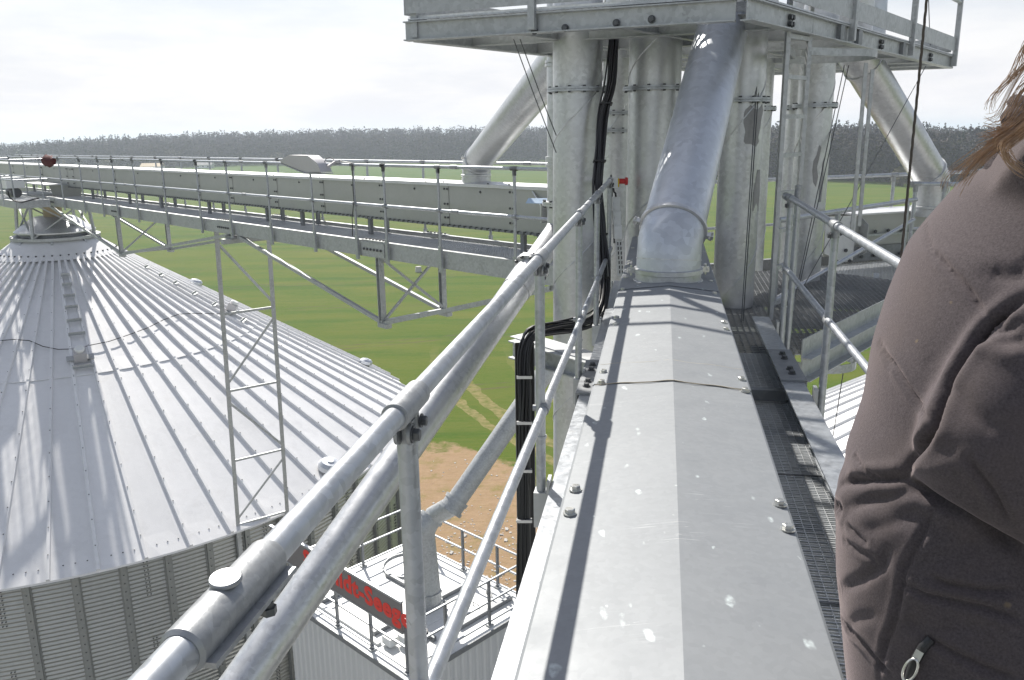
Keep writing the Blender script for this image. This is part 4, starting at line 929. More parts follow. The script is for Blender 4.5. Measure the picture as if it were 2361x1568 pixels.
clampring(sp, a0 + UP * .065, UP, RS, lugdir=RC); clampring(sp, a1 + dr * .09, dr, RS, lugdir=RC)
# spout to the bridge conveyor
l0 = bf(float((bt(1098, 420, 8.15) - O_) @ BA), 8.15, CT + .02); l1 = px(1262, 172, 9.0); sp = thing('spout_pipe', 'slanting bright spout pipe feeding the bridge conveyor', 'pipe', l0)
lk = l0 + UP * .28 + unit((l1 - l0) * A3(1, 1, 0)) * .05; dr = unit(l1 - lk)
part('collar', MB().tube([l0 - UP * .02, l0 + UP * .06], .212, 40), 'galv_pipe', sp, 40)
part('bend', MB().tube([l0 + UP * .05, l0 + UP * .2, lk, lk + dr * .15], .205, 40), 'galv_pipe', sp, 40)
part('pipe', MB().tube([lk + dr * .15, l1 + dr * .8], .205, 40), 'galv_pipe', sp, 40)
clampring(sp, l0 + UP * .1, UP, .207, lugdir=RC, lugs=False); clampring(sp, lk + dr * .16, dr, .207, lugdir=RC)
# spout to the right-hand conveyor
r0 = px(2143, 492, 10.0); r1 = px(1990, 148, 8.8); sp = thing('spout_pipe', 'slanting spout pipe with scuff mark right of the ladder cage', 'pipe', r0)
rk = r0 + UP * .42 + unit((r1 - r0) * A3(1, 1, 0)) * .03; dr = unit(r1 - rk)
part('collar', MB().tube([r0 - UP * .03, r0 + UP * .06], .20, 36), 'galv_pipe', sp, 40)
part('bend', MB().tube([r0 + UP * .04, r0 + UP * .25, rk, rk + dr * .12], .195, 36), 'galv_pipe', sp, 40)
part('pipe', MB().tube([rk + dr * .12, r1 - dr * .02], .195, 36), 'galv_pipe', sp, 40)
part('head_bend', MB().tube([r1 - dr * .02, r1 + dr * .15, r1 + dr * .3 + UP * .12, r1 + dr * .3 + UP * .8], .198, 36), 'galv_pipe', sp, 40)
clampring(sp, r0 + UP * .08, UP, .196, lugdir=RC, lugs=False); clampring(sp, rk + dr * .13, dr, .196, lugdir=RC, lugs=False); clampring(sp, r1 - dr * .01, dr, .197, lugdir=RC, lugs=False)
# slim drop pipe beside the first riser that turns down-left past the handrail
q0 = px(1290, 130, 7.6); q0 = A3(q0[0], q0[1], ZTOP); qb = px(1289, 540, 7.5); qb = A3(q0[0], q0[1], qb[2]); qe = px(562, 1568, 5.15)
dr = unit(qe - qb); sp = thing('spout_pipe', 'long slanting pipe running down behind the near handrail', 'pipe', qb)
rq = .128
qj = qb + dr * .62
part('drop_section', MB().tube([q0, qb + UP * .05, qb + dr * .08, qj], rq - .012, 32), 'galv_pipe', sp, 40)
part('pipe', MB().tube([qj, qe + dr * 4.5], rq, 36), 'galv_pipe', sp, 40)
for f, ax, c_ in ((0, dr, qj), (0, UP, px(1289, 478, 7.5) * A3(0, 0, 1) + A3(q0[0], q0[1], 0))):
    fl_ = part('flange', MB().tube([c_ - ax * .02, c_ - ax * .003, c_ - ax * .002, c_ + ax * .002, c_ + ax * .003, c_ + ax * .02], [rq + .035, rq + .035, rq + .028, rq + .028, rq + .035, rq + .035], 32), 'galv_pipe', sp, 30)
    x_ = unit(np.cross(ax, RC)); y_ = np.cross(ax, x_)
    for k in range(10):
        a = k * .628; inst('bolt', FLANGE_BOLT, fl_, c_ + (x_ * math.cos(a) + y_ * math.sin(a)) * (rq + .022), ax)
for y in (140, 148, 366, 372, 385):
    c_ = px(1289, y, 7.5); c_ = A3(q0[0], q0[1], c_[2]); part('ring', MB().tube([c_ - UP * .012, c_ + UP * .012], rq + .006, 32), 'galv_pipe', sp, 40)
part('sleeve', MB().tube([qj + dr * .1, qj + dr * .32], rq + .006, 32), 'galv_pipe', sp, 40)
# lower pipe down to the dryer roof
BZR = -9.6
d0 = pz(985, 1392, BZR); d1 = px(985, 1290, 16.4); d1 = A3(d0[0], d0[1], px(980, 1262, 16.7)[2]); d2 = px(1045, 1165, 16.9); d3 = px(1338, 742, 17.7); dr = unit(d3 - d2)
sp = thing('spout_pipe', 'grey slanting pipe ending in a cone on the lower building roof', 'pipe', d0)
part('cone', MB().tube([d0, d0 + UP * .30, d0 + UP * .31, d1], [.31, .30, .295, .22], 32), 'galv_beam', sp, 40)
for z in (.0, .26): part('ring', MB().tube([d0 + UP * (z + .02), d0 + UP * (z + .08)], .325, 32), 'galv_beam', sp, 40)
part('elbow', MB().tube([d1, d1 + UP * .08, d1 + UP * .14 + dr * .12, d1 + UP * .14 + dr * .30], .225, 32), 'galv_beam', sp, 40)
part('pipe', MB().tube([d2, d3], .205, 32), 'galv_beam', sp, 40)
part('lower_pipe', MB().tube([d1 + UP * .14 + dr * .30, d2], .205, 32), 'galv_beam', sp, 40)
for c_, r_ in ((d2 - dr * .10, .265), (d2 + dr * .12, .255), (d1 + UP * .14 + dr * .26, .255)): part('ring', MB().tube([c_ - dr * .04, c_ + dr * .04], r_, 32), 'galv_beam', sp, 40)
part('coupling', MB().tube([d2 - dr * .10, d2 + dr * .12], .235, 32), 'galv_beam', sp, 40)

q_ = px(1340, 700, 17.8); rp = thing('riser_pipe', 'rear upright pipe that feeds the slanting pipe to the lower roof', 'pipe', A3(q_[0], q_[1], 0))
part('pipe_section', MB().tube([A3(q_[0], q_[1], 0), A3(q_[0], q_[1], EYE - 1.2)], .20, 32), 'galv_pipe', rp, 40)
part('cap', MB().tube([A3(q_[0], q_[1], EYE - 1.2), A3(q_[0], q_[1], EYE - 1.1), A3(q_[0], q_[1], EYE - 1.0)], [.24, .24, .1], 32), 'galv_pipe', rp, 40)

# ================================================================ UPPER PLATFORM
ZP = .685
FLc, FRc, BRc = [pz(*q, ZP) for q in ((945, 95), (1725, 48), (2190, 158))]; BLc = FLc + (BRc - FRc)
up = thing('head_platform', 'grey steel platform on I-beams around the tops of the upright pipes', 'platform', (FLc + BRc) / 2)
def inner(p, q, m): c_ = (FLc + BRc) / 2
HB = .135
for a, c in ((FLc, FRc), (FRc, BRc), (BRc, BLc), (BLc, FLc)):
    d = unit(c - a); part('edge_beam', MB().sweep(a - d * .03, c - d * .08, IB(.085, HB, .009)), 'galv_beam', up)
    nrm = unit(np.cross(d, UP)); nrm = nrm if nrm @ ((a + c) / 2 - (FLc + BRc) / 2) > 0 else -nrm
    part('toe_board', MB().box((a + c) / 2 + nrm * .045 + UP * (HB + .045 + .08), (c - a) / 2, nrm * .004, UP * .075), 'galv_beam', up)
    part('kick_strip', MB().box((a + c) / 2 + nrm * .02 + UP * (HB + .012), (c - a) / 2 * .99, nrm * .02, UP * .006), 'galv_tube', up)
e1, e2 = unit(FRc - FLc), unit(BRc - FRc); l1_, l2_ = np.linalg.norm(FRc - FLc), np.linalg.norm(BRc - FRc)
for f in (.12, .27, .42, .55, .68, .82, .92):
    a = FLc + (BLc - FLc) * f; c = FRc + (BRc - FRc) * f; part('floor_beam', MB().sweep(a + UP * .01, c + UP * .01, IB(.06, HB - .02, .008)), 'galv_beam', up)
for f in (.3, .62):
    a = FLc + (FRc - FLc) * f; c = BLc + (BRc - BLc) * f; part('floor_beam', MB().sweep(a + UP * .02, c + UP * .02, IB(.055, HB - .035, .008)), 'galv_beam', up)
mb = MB(); u2 = unit(FRc - FLc)
for k in range(int(l2_ / .05)):
    a = FLc + (BLc - FLc) * (k * .05 / l2_); mb.bar(a + UP * (HB + .022) + e1 * .05, a + UP * (HB + .022) + e1 * (l1_ - .05), .005, .03)
for k in range(int(l1_ / .05)):
    a = FLc + e1 * k * .05; mb.bar(a + UP * (HB + .034), a + (BLc - FLc) + UP * (HB + .034), .007, .006)
part('grating', mb, 'grating_steel', up, kind='stuff')
for x, y in ((977, 225), (1200, 203), (1572, 167), (1828, 140)):
    n = unit(np.cross(e1, UP)); n = n if n @ F_ < 0 else -n
    d = ray((1600 + x / 1.816) * .5764, y / 1.816 * .5764); o = O_ - FLc; tt = -((o - n * .012) @ n) / (d @ n); inst('bolt', BOLT_D, up, O_ + d * tt, n, scale=1.3)
n2 = unit(np.cross(e2, UP)); n2 = n2 if n2 @ RC > 0 else -n2; n1_ = unit(np.cross(e1, UP)); n1_ = n1_ if n1_ @ F_ < 0 else -n1_
for f in (.12, .50, .82):
    for dz in (.04, .085):
        for ds in (-.025, .025): inst('bolt', BOLT_D, up, FRc + e2 * (l2_ * f + ds) + n2 * .012 + UP * dz, n2, scale=1.1)
for f in (.30, .38, .62): part('web_plate', MB().box(FRc + e2 * l2_ * f + n2 * .02 + UP * HB / 2, e2 * .05, n2 * .02, UP * (HB / 2 - .012)), 'galv_dark', up)
rl_ = thing('handrail', 'grey posts and rails standing on the edge of the head platform', 'handrail', FRc)
for q, nn, off in ((FLc + e1 * .05, n1_, .0), (FLc + e1 * l1_ * .405, n1_, .05), (FRc + e2 * l2_ * .335, n2, .05), (FRc + e2 * l2_ * .655, n2, .05), (BRc - e2 * .05, n2, .05)):
    part('post', MB().bar(q + nn * off + UP * .02, q + nn * off + UP * 1.25, .05, .05, nn), 'galv_beam', rl_)
for z in (.72, 1.2):
    part('rail', MB().tube([FLc + UP * z, FRc + UP * z], .022, 12), 'galv_tube', rl_, 40); part('rail', MB().tube([FRc + e2 * .05 + n2 * .05 + UP * z, BRc + n2 * .05 + UP * z], .022, 12), 'galv_tube', rl_, 40)
# elbow duct that stands on the platform
c_ = px(2010, 60, 9.6); el = thing('elbow_duct', 'blue grey elbow duct with clamp ring standing on the head platform', 'duct', c_)
part('pipe', MB().tube([c_ - UP * .25, c_ + UP * .08, c_ + UP * .4, c_ + UP * .9 - RC * .5], .155, 30), 'spout_steel', el, 40); clampring(el, c_ + UP * .09, UP, .157, lugdir=RC)

# ================================================================ RIGHT-HAND PLATFORM, LADDER, SECOND BRIDGE
HP = -1.50
pl = thing('side_platform', 'grating platform with steel edge beams around the upright pipes', 'platform', nf(7, 1.2, HP - .2))
poly = [(5.44, .34), (5.44, .78), (5.60, .93), (7.55, 2.12), (8.15, 2.48), (8.75, 1.7), (8.75, .34)]
mb = MB(); poly_grating(mb, poly, 0, NA, NR, .03, .004, nf(0, 0, HP), (.045, .045), .006); part('grating', mb, 'galv_dark', pl, kind='stuff')
for (a, c, hh) in (((5.60, .95), (7.55, 2.14), 1), ((7.55, 2.14), (9.6, 3.42), 1), ((5.44, .34), (5.44, .78), 0), ((8.15, 2.48), (8.75, 1.7), 0), ((8.75, 1.7), (8.75, .34), 0)):
    p, q = nf(*a, HP), nf(*c, HP)
    part('edge_beam', MB().sweep(p - UP * .20, q - UP * .20, CH(.07, .16, .008)), 'galv_beam', pl)
    if hh: part('toe_board', MB().bar(p, q, .008, .13, UP, (0, .02)), 'galv_beam', pl)
for s in (6.2, 7.0, 7.8, 8.5): part('floor_beam', MB().bar(nf(s, .36, HP - .10), nf(s, min(.9 + (s - 5.6) * .6, 1.95), HP - .10), .07, .14, NN), 'galv_dark', pl)
# upper step of grating further back
# platform rail
prl = thing('handrail', 'galvanised handrail around the grating platform with ladder cage straps', 'handrail', nf(6.5, 1.5, HP))
ha, hb = px(1775, 510, 6.6), px(2105, 462, 9.3)
rA, rB = px(1795, 508, 6.75), px(2112, 460, 9.2); mA, mB_ = px(1862, 722, 6.35), px(2046, 607, 8.9)
part('top_rail', MB().tube([rA, rB], .024, 14), 'galv_tube', prl, 40)
part('mid_rail', MB().tube([rA + (mA - rA) * A3(0, 0, 1) * 1.02, A3(rB[0], rB[1], EYE - .98)], .020, 14), 'galv_tube', prl, 40)
for f, in ((.0,), (.36,), (.92,)):
    p = rA + (rB - rA) * f; part('post', MB().tube([A3(p[0], p[1], EYE + HP - .18), p], .024, 14), 'galv_tube', prl, 40)
# ladder with cage hoop
la = nf(6.55, .86, HP); lb2 = nf(6.88, 1.06, HP)
ld = thing('cage_ladder', 'upright galvanised ladder with safety hoop leading to the head platform', 'ladder', la)
for p in (la, lb2): part('side_rail', MB().bar(p, A3(p[0], p[1], EYE + 1.9), .05, .03, RC), 'galv_beam', ld)
for k in range(13):
    z = .12 + k * .28
    if k in (5,): pass
    part('rung', MB().bar(la + UP * z, lb2 + UP * z, .03, .03), 'galv_beam', ld)
hc = px(1912, 130, 6.75); hr_ = .355; pts = []
mid_ = (la + lb2) / 2; ax2 = unit((hc - mid_) * A3(1, 1, 0)); zh = hc[2]
for k in range(33):
    a = R_(-150 + 300 * k / 32); pts.append(A3(hc[0], hc[1], zh) + (ax2 * math.cos(a) + np.cross(UP, ax2) * math.sin(a)) * hr_)
pts = [A3(la[0], la[1], zh)] + pts + [A3(lb2[0], lb2[1], zh)] if np.linalg.norm(pts[0] - A3(la[0], la[1], zh)) < np.linalg.norm(pts[-1] - A3(la[0], la[1], zh)) else [A3(lb2[0], lb2[1], zh)] + pts + [A3(la[0], la[1], zh)]
mb = MB()
for a, c in zip(pts[:-1], pts[1:]): mb.bar(a, c, .008, .055)
part('cage_hoop', mb, 'galv_beam', ld)
for (x0, y0), (x1, y1), dp in (((1997, 145), (1960, 540), 6.9), ((2012, 160), (2000, 520), 7.1), ((1955, 140), (1951, 142), 7.0)):
    p, q = px(x0, y0, dp), px(x1, y1, dp + .35); q = A3(p[0], p[1], q[2])
    if y1 > 300: part('cage_strap', MB().bar(p, q, .03, .014, F_), 'galv_beam', ld)
# second conveyor and bridge going right
DC = 9.6
k0 = px(1905, 503, DC); kd = unit(px(2361, 500, DC + 1.2) - px(1905, 503, DC)); kd = unit(kd * A3(1, 1, 0)); kn = np.cross(UP, kd); zt2, zb2 = px(1960, 500, DC)[2], px(1960, 612, DC)[2]
c2 = thing('chain_conveyor', 'second boxed chain conveyor with bright end plate beyond the ladder', 'conveyor', A3(k0[0], k0[1], zb2))
def K(u, v, z): return A3(k0[0], k0[1], 0) + kd * u + kn * v + UP * z
part('end_plate', MB().slab([K(0, 0, zt2), K(.42, -.03, zt2), K(.42, -.03, zb2 + .02), K(.30, -.02, zb2), K(.02, 0, zb2 + .12)], kn * .012), 'duct_top', c2)
for a, c in ((.42, 2.6), (2.61, 5.0), (5.01, 8.0)):
    part('side_panel', MB().box(K((a + c) / 2, 0, (zt2 + zb2) / 2 + .09), kd * (c - a) / 2, kn * .006, UP * ((zt2 - zb2) / 2 - .09)), 'duct_side', c2)
    part('lower_panel', MB().box(K((a + c) / 2, -.03, zb2 + .09), kd * (c - a) / 2, kn * .006, UP * .085), 'galv_dark', c2)
    part('lid', MB().box(K((a + c) / 2, .22, zt2 + .01), kd * (c - a) / 2, kn * .26, UP * .01), 'duct_top', c2)
    part('flange_strip', MB().box(K((a + c) / 2, -.02, zt2 - .24), kd * (c - a) / 2, kn * .03, UP * .012), 'galv_tube', c2)
    for k in range(int((c - a) / .2)): inst('bolt', BOLT_S, c2, K(a + .1 + k * .2, -.025, zt2 - .20), -kn, scale=1.1); inst('bolt', BOLT_S, c2, K(a + .1 + k * .2, -.045, zb2 + .06), -kn, scale=1.1)
part('back_panel', MB().box(K(4.2, .45, (zt2 + zb2) / 2), kd * 3.8, kn * .006, UP * (zt2 - zb2) / 2), 'duct_side', c2)
for u, z in ((.06, zt2 - .07), (.10, zt2 - .32), (.20, zt2 - .20), (.30, zt2 - .4), (.36, zt2 - .08), (.05, zt2 - .2), (.28, zt2 - .52), (.37, zt2 - .53)): inst('bolt', BOLT_S, c2, K(u, -.02, z), -kn, scale=1.1)
part('brace_plate', MB().slab([K(.50, -.01, zt2 - .02), K(.50, -.14, zt2 - .1), K(.50, -.14, zt2 - .42), K(.50, -.01, zt2 - .5)], kd * .012), 'galv_beam', c2)
b2 = thing('conveyor_bridge', 'second steel bridge that carries the far conveyor past the ladder', 'bridge', A3(k0[0], k0[1], zb2 - .3))
part('side_beam', MB().sweep(K(-1.2, -.75, zb2 - .32), K(8, -.75, zb2 - .32), CH(.07, .2, .009)), 'galv_beam', b2)
part('side_beam', MB().sweep(K(-2.4, .75, zb2 - .22), K(8, .75, zb2 - .22), CH(.07, .2, .009)), 'galv_dark', b2)
mb = MB(); poly_grating(mb, [(-.6, -.7), (6, -.7), (6, .7), (-.6, .7)], 0, kd, kn, .03, .005, A3(k0[0], k0[1], zb2 - .16), (.05, .05), .008); part('grating', mb, 'grating_steel', b2, kind='stuff')
for u in (.2, 1.4, 2.6, 4): part('stand', MB().bar(K(u, -.1, zb2 - .3), K(u, -.1, zb2 + .01), .08, .08), 'galv_dark', b2)
part('cable_tray', MB().box(K(1.5, -.30, zb2 - .06), kd * .45, kn * .05, UP * .05), 'galv_dark', b2)
part('switch_rod', MB().tube([K(.95, -.45, zb2 - .02), K(1.25, -.42, zb2 - .06), K(1.6, -.40, zb2 - .08)], [.03, .02, .02], 8), 'galv_pipe', b2, 60)
part('post', MB().bar(px(2012, 705, 8.2), px(2018, 630, 8.2), .06, .05, RC), 'galv_beam', b2)
r3 = thing('handrail', 'far galvanised handrail behind the second conveyor', 'handrail', K(0, .8, zb2 - .2))
zz = px(1960, 407, 10.6)[2]
part('top_rail', MB().tube([K(-2.1, .8, zz), K(8, .8, zz)], .022, 12), 'galv_tube', r3, 40); part('mid_rail', MB().tube([K(-2.1, .8, zz - .55), K(8, .8, zz - .55)], .018, 12), 'galv_tube', r3, 40)
for u in (-1.75, -.75, .25, 1.8, 3.3, 4.9, 6.4):
    p = part('post', MB().tube([K(u, .8, zz - 1.1), K(u, .8, zz)], .022, 12), 'galv_tube', r3, 40); part('tee_fitting', tee(MB(), K(u, .8, zz), kd, .022, -UP, .12), 'fitting', p, 40)
r4 = thing('handrail', 'short galvanised handrail beside the right hand spout', 'handrail', px(2115, 640, 9.3))
p, q = px(2112, 424, 9.3), px(2420, 425, 10.2)
part('top_rail', MB().tube([p, q], .022, 12), 'galv_tube', r4, 40); part('mid_rail', MB().tube([p - UP * .5, q - UP * .5], .018, 12), 'galv_tube', r4, 40)
for f in (.0, .2, .6, .95):
    c_ = p + (q - p) * f; w_ = part('post', MB().tube([c_ - UP * 1.0, c_], .022, 12), 'galv_tube', r4, 40); part('tee_fitting', tee(MB(), c_, q - p, .022, -UP, .12), 'fitting', w_, 40)
# hoop of the lower ladder seen under the platform
lc = px(1885, 830, 7.0); mb = MB(); pts = [lc + (RC * math.cos(R_(a)) * .30 + unit(F_ * A3(1, 1, 0)) * math.sin(R_(a)) * .30) for a in range(-170, 171, 12)]
for a, c in zip(pts[:-1], pts[1:]): mb.bar(a, c, .008, .07)
lh = thing('cage_ladder', 'lower ladder with pale safety hoop hanging under the grating platform', 'ladder', lc); part('cage_hoop', mb, 'galv_tube', lh)
for sg_ in (-.2, .2):
    q = lc - RC * .36 + unit(F_ * A3(1, 1, 0)) * sg_; part('side_rail', MB().bar(q - UP * 9, q + UP * .5, .05, .03, RC), 'galv_tube', lh)
for k in range(30): q = lc - RC * .36 - UP * (.1 + k * .29); part('rung', MB().bar(q - unit(F_ * A3(1, 1, 0)) * .2, q + unit(F_ * A3(1, 1, 0)) * .2, .025, .025), 'galv_tube', lh)
# ================================================================ DRYER BUILDING BELOW
bo = pz(940, 1565, BZR); e1b = A3(math.cos(R_(-44)), math.sin(R_(-44)), 0); e2b = A3(-e1b[1], e1b[0], 0)
def Bd(l, d, z): return bo - e1b * l + e2b * d + UP * z      # left along the near wall, depth, height over the roof
BW, BD = 4.02, 3.44
bd = thing('dryer_building', 'tall grey clad dryer tower with flat white railed roof below the walkway', 'building', A3(*(Bd(BW / 2, BD / 2, 0)[:2]), 0))
for i in range(4):
    for j in range(3):
        l0_, l1q = BW * i / 4 - .04 * (i == 0), BW * (i + 1) / 4 + .04 * (i == 3); d0_, d1q = BD * j / 3 - .04 * (j == 0), BD * (j + 1) / 3 + .04 * (j == 2)
        part('roof_plate', MB().slab([Bd(l0_ + .003, d0_ + .003, 0), Bd(l1q - .003, d0_ + .003, 0), Bd(l1q - .003, d1q - .003, 0), Bd(l0_ + .003, d1q - .003, 0)], UP * -.012), 'plate_white', bd)
def cladding(a, c, n):     # trapezoid sheet between two top corners
    L = np.linalg.norm(c - a); d = unit(c - a); nn = np.cross(d, UP); k = int(L / .19); pr_ = []
    for i in range(k):
        u = L * i / k; w_ = L / k
        pr_ += [(u, 0), (u + w_ * .18, .022), (u + w_ * .62, .022), (u + w_ * .8, 0)]
    pr_.append((L, 0)); vs_ = []
    for z in (-.10, -EYE - BZR): vs_ += [a + d * u + nn * v + UP * z for u, v in pr_]
    m_ = len(pr_); return MB().add(vs_, [(i, i + 1, m_ + i + 1, m_ + i) for i in range(m_ - 1)])
cs = [Bd(BW, 0, 0), Bd(0, 0, 0), Bd(0, BD, 0), Bd(BW, BD, 0)]
for a, c in zip(cs, cs[1:] + cs[:1]):
    part('wall', cladding(a, c, 20), 'cladding', bd)
    nn = np.cross(unit(c - a), UP); part('roof_trim', MB().bar(a + nn * .03 - UP * .06, c + nn * .03 - UP * .06, .05, .11), 'galv_dark', bd)
rg = thing('handrail', 'low pipe railing around the white dryer roof', 'handrail', Bd(BW / 2, 0, 0))
pts_ = [(4.0, .08), (2.31, .09), (1.18, .09), (.1, .09), (.09, 1.03), (.1, 2.2), (.1, BD - .1), (1.0, BD - .1), (2.1, BD - .1), (3.2, BD - .1), (BW - .1, BD - .1), (BW - .1, 1.9)]
for l, d in pts_:
    p_ = part('post', MB().bar(Bd(l, d, 0), Bd(l, d, 1.0), .055, .045, e1b), 'galv_dark', rg); part('foot', MB().box(Bd(l, d, .02), e1b * .06, e2b * .06, UP * .02), 'galv_beam', p_)
lp = [(BW - .1, .09), (.1, .09), (.1, BD - .1), (BW - .1, BD - .1), (BW - .1, .09)]
for (a, c) in zip(lp[:-1], lp[1:]):
    for z in (.1, .54, 1.0):
        if a == lp[0] and z == 1.0: continue
        part('rail', MB().bar(Bd(*a, z), Bd(*c, z), .035, .035), 'galv_tube', rg)
# roof furniture: low beams, hatch handles, ring hatch
for l0_, d0_, l1q, d1q in ((3.3, .25, 3.3, 1.55), (2.3, 1.1, .5, 1.1), (1.55, .4, 1.55, 3.1), (.45, 1.7, .45, 3.2), (3.2, 2.0, 2.1, 2.0)):
    part('roof_beam', MB().bar(Bd(l0_, d0_, .05), Bd(l1q, d1q, .05), .07, .09), 'galv_dark', bd)
part('roof_curb', MB().bar(Bd(3.9, .28, .03), Bd(1.2, .28, .03), .10, .06), 'plate_white', bd)
for l, d in ((.9, 2.5), (1.0, 3.0)): part('hatch_handle', MB().tube([Bd(l, d, 0), Bd(l, d, .07), Bd(l - .16, d, .07), Bd(l - .16, d, 0)], .012, 6), 'bolt_dark', bd)
part('star_knob', MB().tube([Bd(1.28, 2.05, 0), Bd(1.28, 2.05, .1), Bd(1.28, 2.05, .11), Bd(1.28, 2.05, .14)], [.015, .015, .045, .03], 8), 'galv_dark', bd)
part('ring_hatch', MB().tube([Bd(3.2 + .55 * math.cos(a), 2.6 + .55 * math.sin(a), .03) for a in np.linspace(0, 6.28, 29)], .025, 6, False), 'galv_beam', bd, 60)
jb = thing('junction_box', 'pair of small pale boxes with coiled black cable on the dryer roof', 'box', Bd(.95, .45, 0))
for l, d, z in ((1.05, .42, .12), (.82, .62, .16)):
    part('box', MB().box(Bd(l, d, z), e1b * .13, e2b * .09, UP * .08), 'plastic_white', jb)
    part('stand', MB().bar(Bd(l, d, 0), Bd(l, d, z), .03, .03), 'galv_beam', jb)
part('cable_coil', MB().tube([Bd(.9 + .22 * math.cos(a) * (1 + .06 * math.sin(a * 3.3)), .95 + .22 * math.sin(a), .03 + .004 * a) for a in np.linspace(0, 25, 110)], .016, 6, False), 'cable_black', jb, 60)
# the name board along the near edge
def onplane(x, y, d):
    r_ = ray(x, y); o = O_ - Bd(0, d, 0); return O_ + r_ * (-(o @ e2b) / (r_ @ e2b))
dS = .03
tL, tR, bR = onplane(687, 1270, dS), onplane(913, 1385, dS), onplane(913, 1450, dS)
zt_, zb_ = (tR[2] - bo[2]), (bR[2] - bo[2]); 
sgn = thing('name_board', 'long brown name board with red lettering on the dryer roof railing', 'sign', Bd(2, dS, 0))
lS0, lS1 = 4.6, .12
part('board', MB().slab([Bd(lS0, dS, zb_), Bd(lS1, dS, zb_), Bd(lS1, dS, zt_), Bd(lS0, dS, zt_)], e2b * .03), 'sign_brown', sgn)
part('top_edge', MB().bar(Bd(lS0, dS + .015, zt_ + .02), Bd(lS1, dS + .015, zt_ + .02), .06, .04), 'galv_tube', sgn)
part('bottom_edge', MB().bar(Bd(lS0, dS + .015, zb_ - .015), Bd(lS1, dS + .015, zb_ - .015), .05, .03), 'galv_beam', sgn)
hh = zt_ - zb_
lpx = lambda x, y: float(-(onplane(x, y, dS) - bo) @ e1b)
tx = text_mesh('lettering', 'Schmidt-Seeger', hh * .86, 'sign_red', sgn, Bd(lpx(700, 1285), dS - .004, zb_ + hh * .30), e1b, UP, .003, .020, 1.06)
xs = [v.co.x for v in tx.data.vertices]; want = (lpx(700, 1285) - lpx(842, 1345)) / .575; kx = want / (max(xs) - min(xs))
for v in tx.data.vertices: v.co.x = (v.co.x - min(xs)) * kx
part('white_dot', MB().tube([Bd(2.62, dS - .002, zb_ + .09), Bd(2.62, dS - .008, zb_ + .09)], .06, 14), 'sign_white', sgn)

# ================================================================ SECOND SILO ON THE RIGHT
ev = pz(1940, 1300, -9.43); c2_ = A3(ev[0], ev[1], 0) + A3(.955, .295, 0) * (SR - .1)
s2 = thing('grain_silo', 'second silo with bright ribbed roof below the walkway on the person side', 'silo', c2_)
for k in range(NP):
    a = R_(3) + k * DA
    for me in (PANEL_LO, PANEL_UP): inst('roof_panel', me, s2, A3(c2_[0], c2_[1], 0), UP, (math.cos(a), math.sin(a), 0))
lw2 = wall_sheet(R_(-180), R_(180), -WT, 0, 72, 0); lw2.v = [(v[0] + c2_[0], v[1] + c2_[1], v[2] + WT) for v in lw2.v]; part('wall', lw2, 'wall_sheet', s2, 80)
part('cap', MB().tube([A3(c2_[0], c2_[1], ZT - 1.2), A3(c2_[0], c2_[1], ZT - .2), A3(c2_[0], c2_[1], ZT)], [1.9, .8, .3], 32), 'galv_pipe', s2, 40)

# ================================================================ CABLES, BOXES, WIRES
cb = thing('cable_bundle', 'thick bundle of black cables running down between the pipes and over the bracket', 'cables', px(1230, 790, 5.7))
path = [(1419, 40, 6.5), (1417, 73, 6.5), (1408, 190, 6.45), (1389, 270, 6.40), (1381, 381, 6.35), (1379, 444, 6.35), (1385, 522, 6.3), (1392, 610, 6.25), (1393, 680, 6.1), (1378, 728, 5.95), (1335, 748, 5.8), (1275, 755, 5.7), (1228, 772, 5.62), (1211, 812, 5.6), (1209, 900, 5.6), (1208, 986, 5.6), (1209, 1153, 5.6), (1208, 1360, 5.6), (1206, 1600, 5.6)]
base_ = [px(*q) for q in path]
def smooth_path(P_, n=5):
    out_ = []
    for i in range(len(P_) - 1):
        p0, p1_, p2_, p3_ = P_[max(i - 1, 0)], P_[i], P_[i + 1], P_[min(i + 2, len(P_) - 1)]
        for k in range(n):
            t_ = k / n; out_.append(.5 * ((2 * p1_) + (-p0 + p2_) * t_ + (2 * p0 - 5 * p1_ + 4 * p2_ - p3_) * t_**2 + (-p0 + 3 * p1_ - 3 * p2_ + p3_) * t_**3))
    return out_ + [P_[-1]]
for k in range(20):
    a = k * 2.399; rad_ = .008 + .029 * math.sqrt(k / 20); pts = []
    for i, b0 in enumerate(base_):
        T_ = unit(base_[min(i + 1, len(base_) - 1)] - base_[max(i - 1, 0)]); x_ = unit(np.cross(T_, F_)); y_ = np.cross(T_, x_)
        a2 = a + .25 * math.sin(i * .9 + k); rr_ = rad_ * (1 + .35 * math.sin(i * 1.7 + k * 2.1)) * (1.25 if 8 < i < 13 else 1)
        pts.append(b0 + x_ * math.cos(a2) * rr_ + y_ * math.sin(a2) * rr_ * .6)
    part('cable', MB().tube(smooth_path(pts, 4), .0072 if k % 4 else .0095, 7), 'cable_black' if k not in (7,) else 'cable_yellow', cb, 60, label=None if k != 7 else 'single yellow cable')
for y in (870, 975, 1085, 1200):
    c_ = px(1209, y, 5.6); part('cable_tie', MB().box(c_, RC * .052, F_ * .040, UP * .010), 'galv_pipe', cb)
for x, y, dp in ((1397, 240, 6.42), (1382, 372, 6.35), (1386, 540, 6.3), (1392, 640, 6.2)): part('cable_tie', MB().box(px(x, y, dp), RC * .048, F_ * .035, UP * .006), 'cable_black', cb)
tr_ = thing('cable_tray', 'upright black perforated cable tray carrying the bundle down', 'tray', px(1208, 1568, 5.7))
a, c = px(1209, 790, 5.66), px(1207, 1610, 5.66); c = A3(a[0], a[1], c[2])
part('back_plate', MB().bar(a, c, .13, .004, F_), 'plastic_black', tr_)
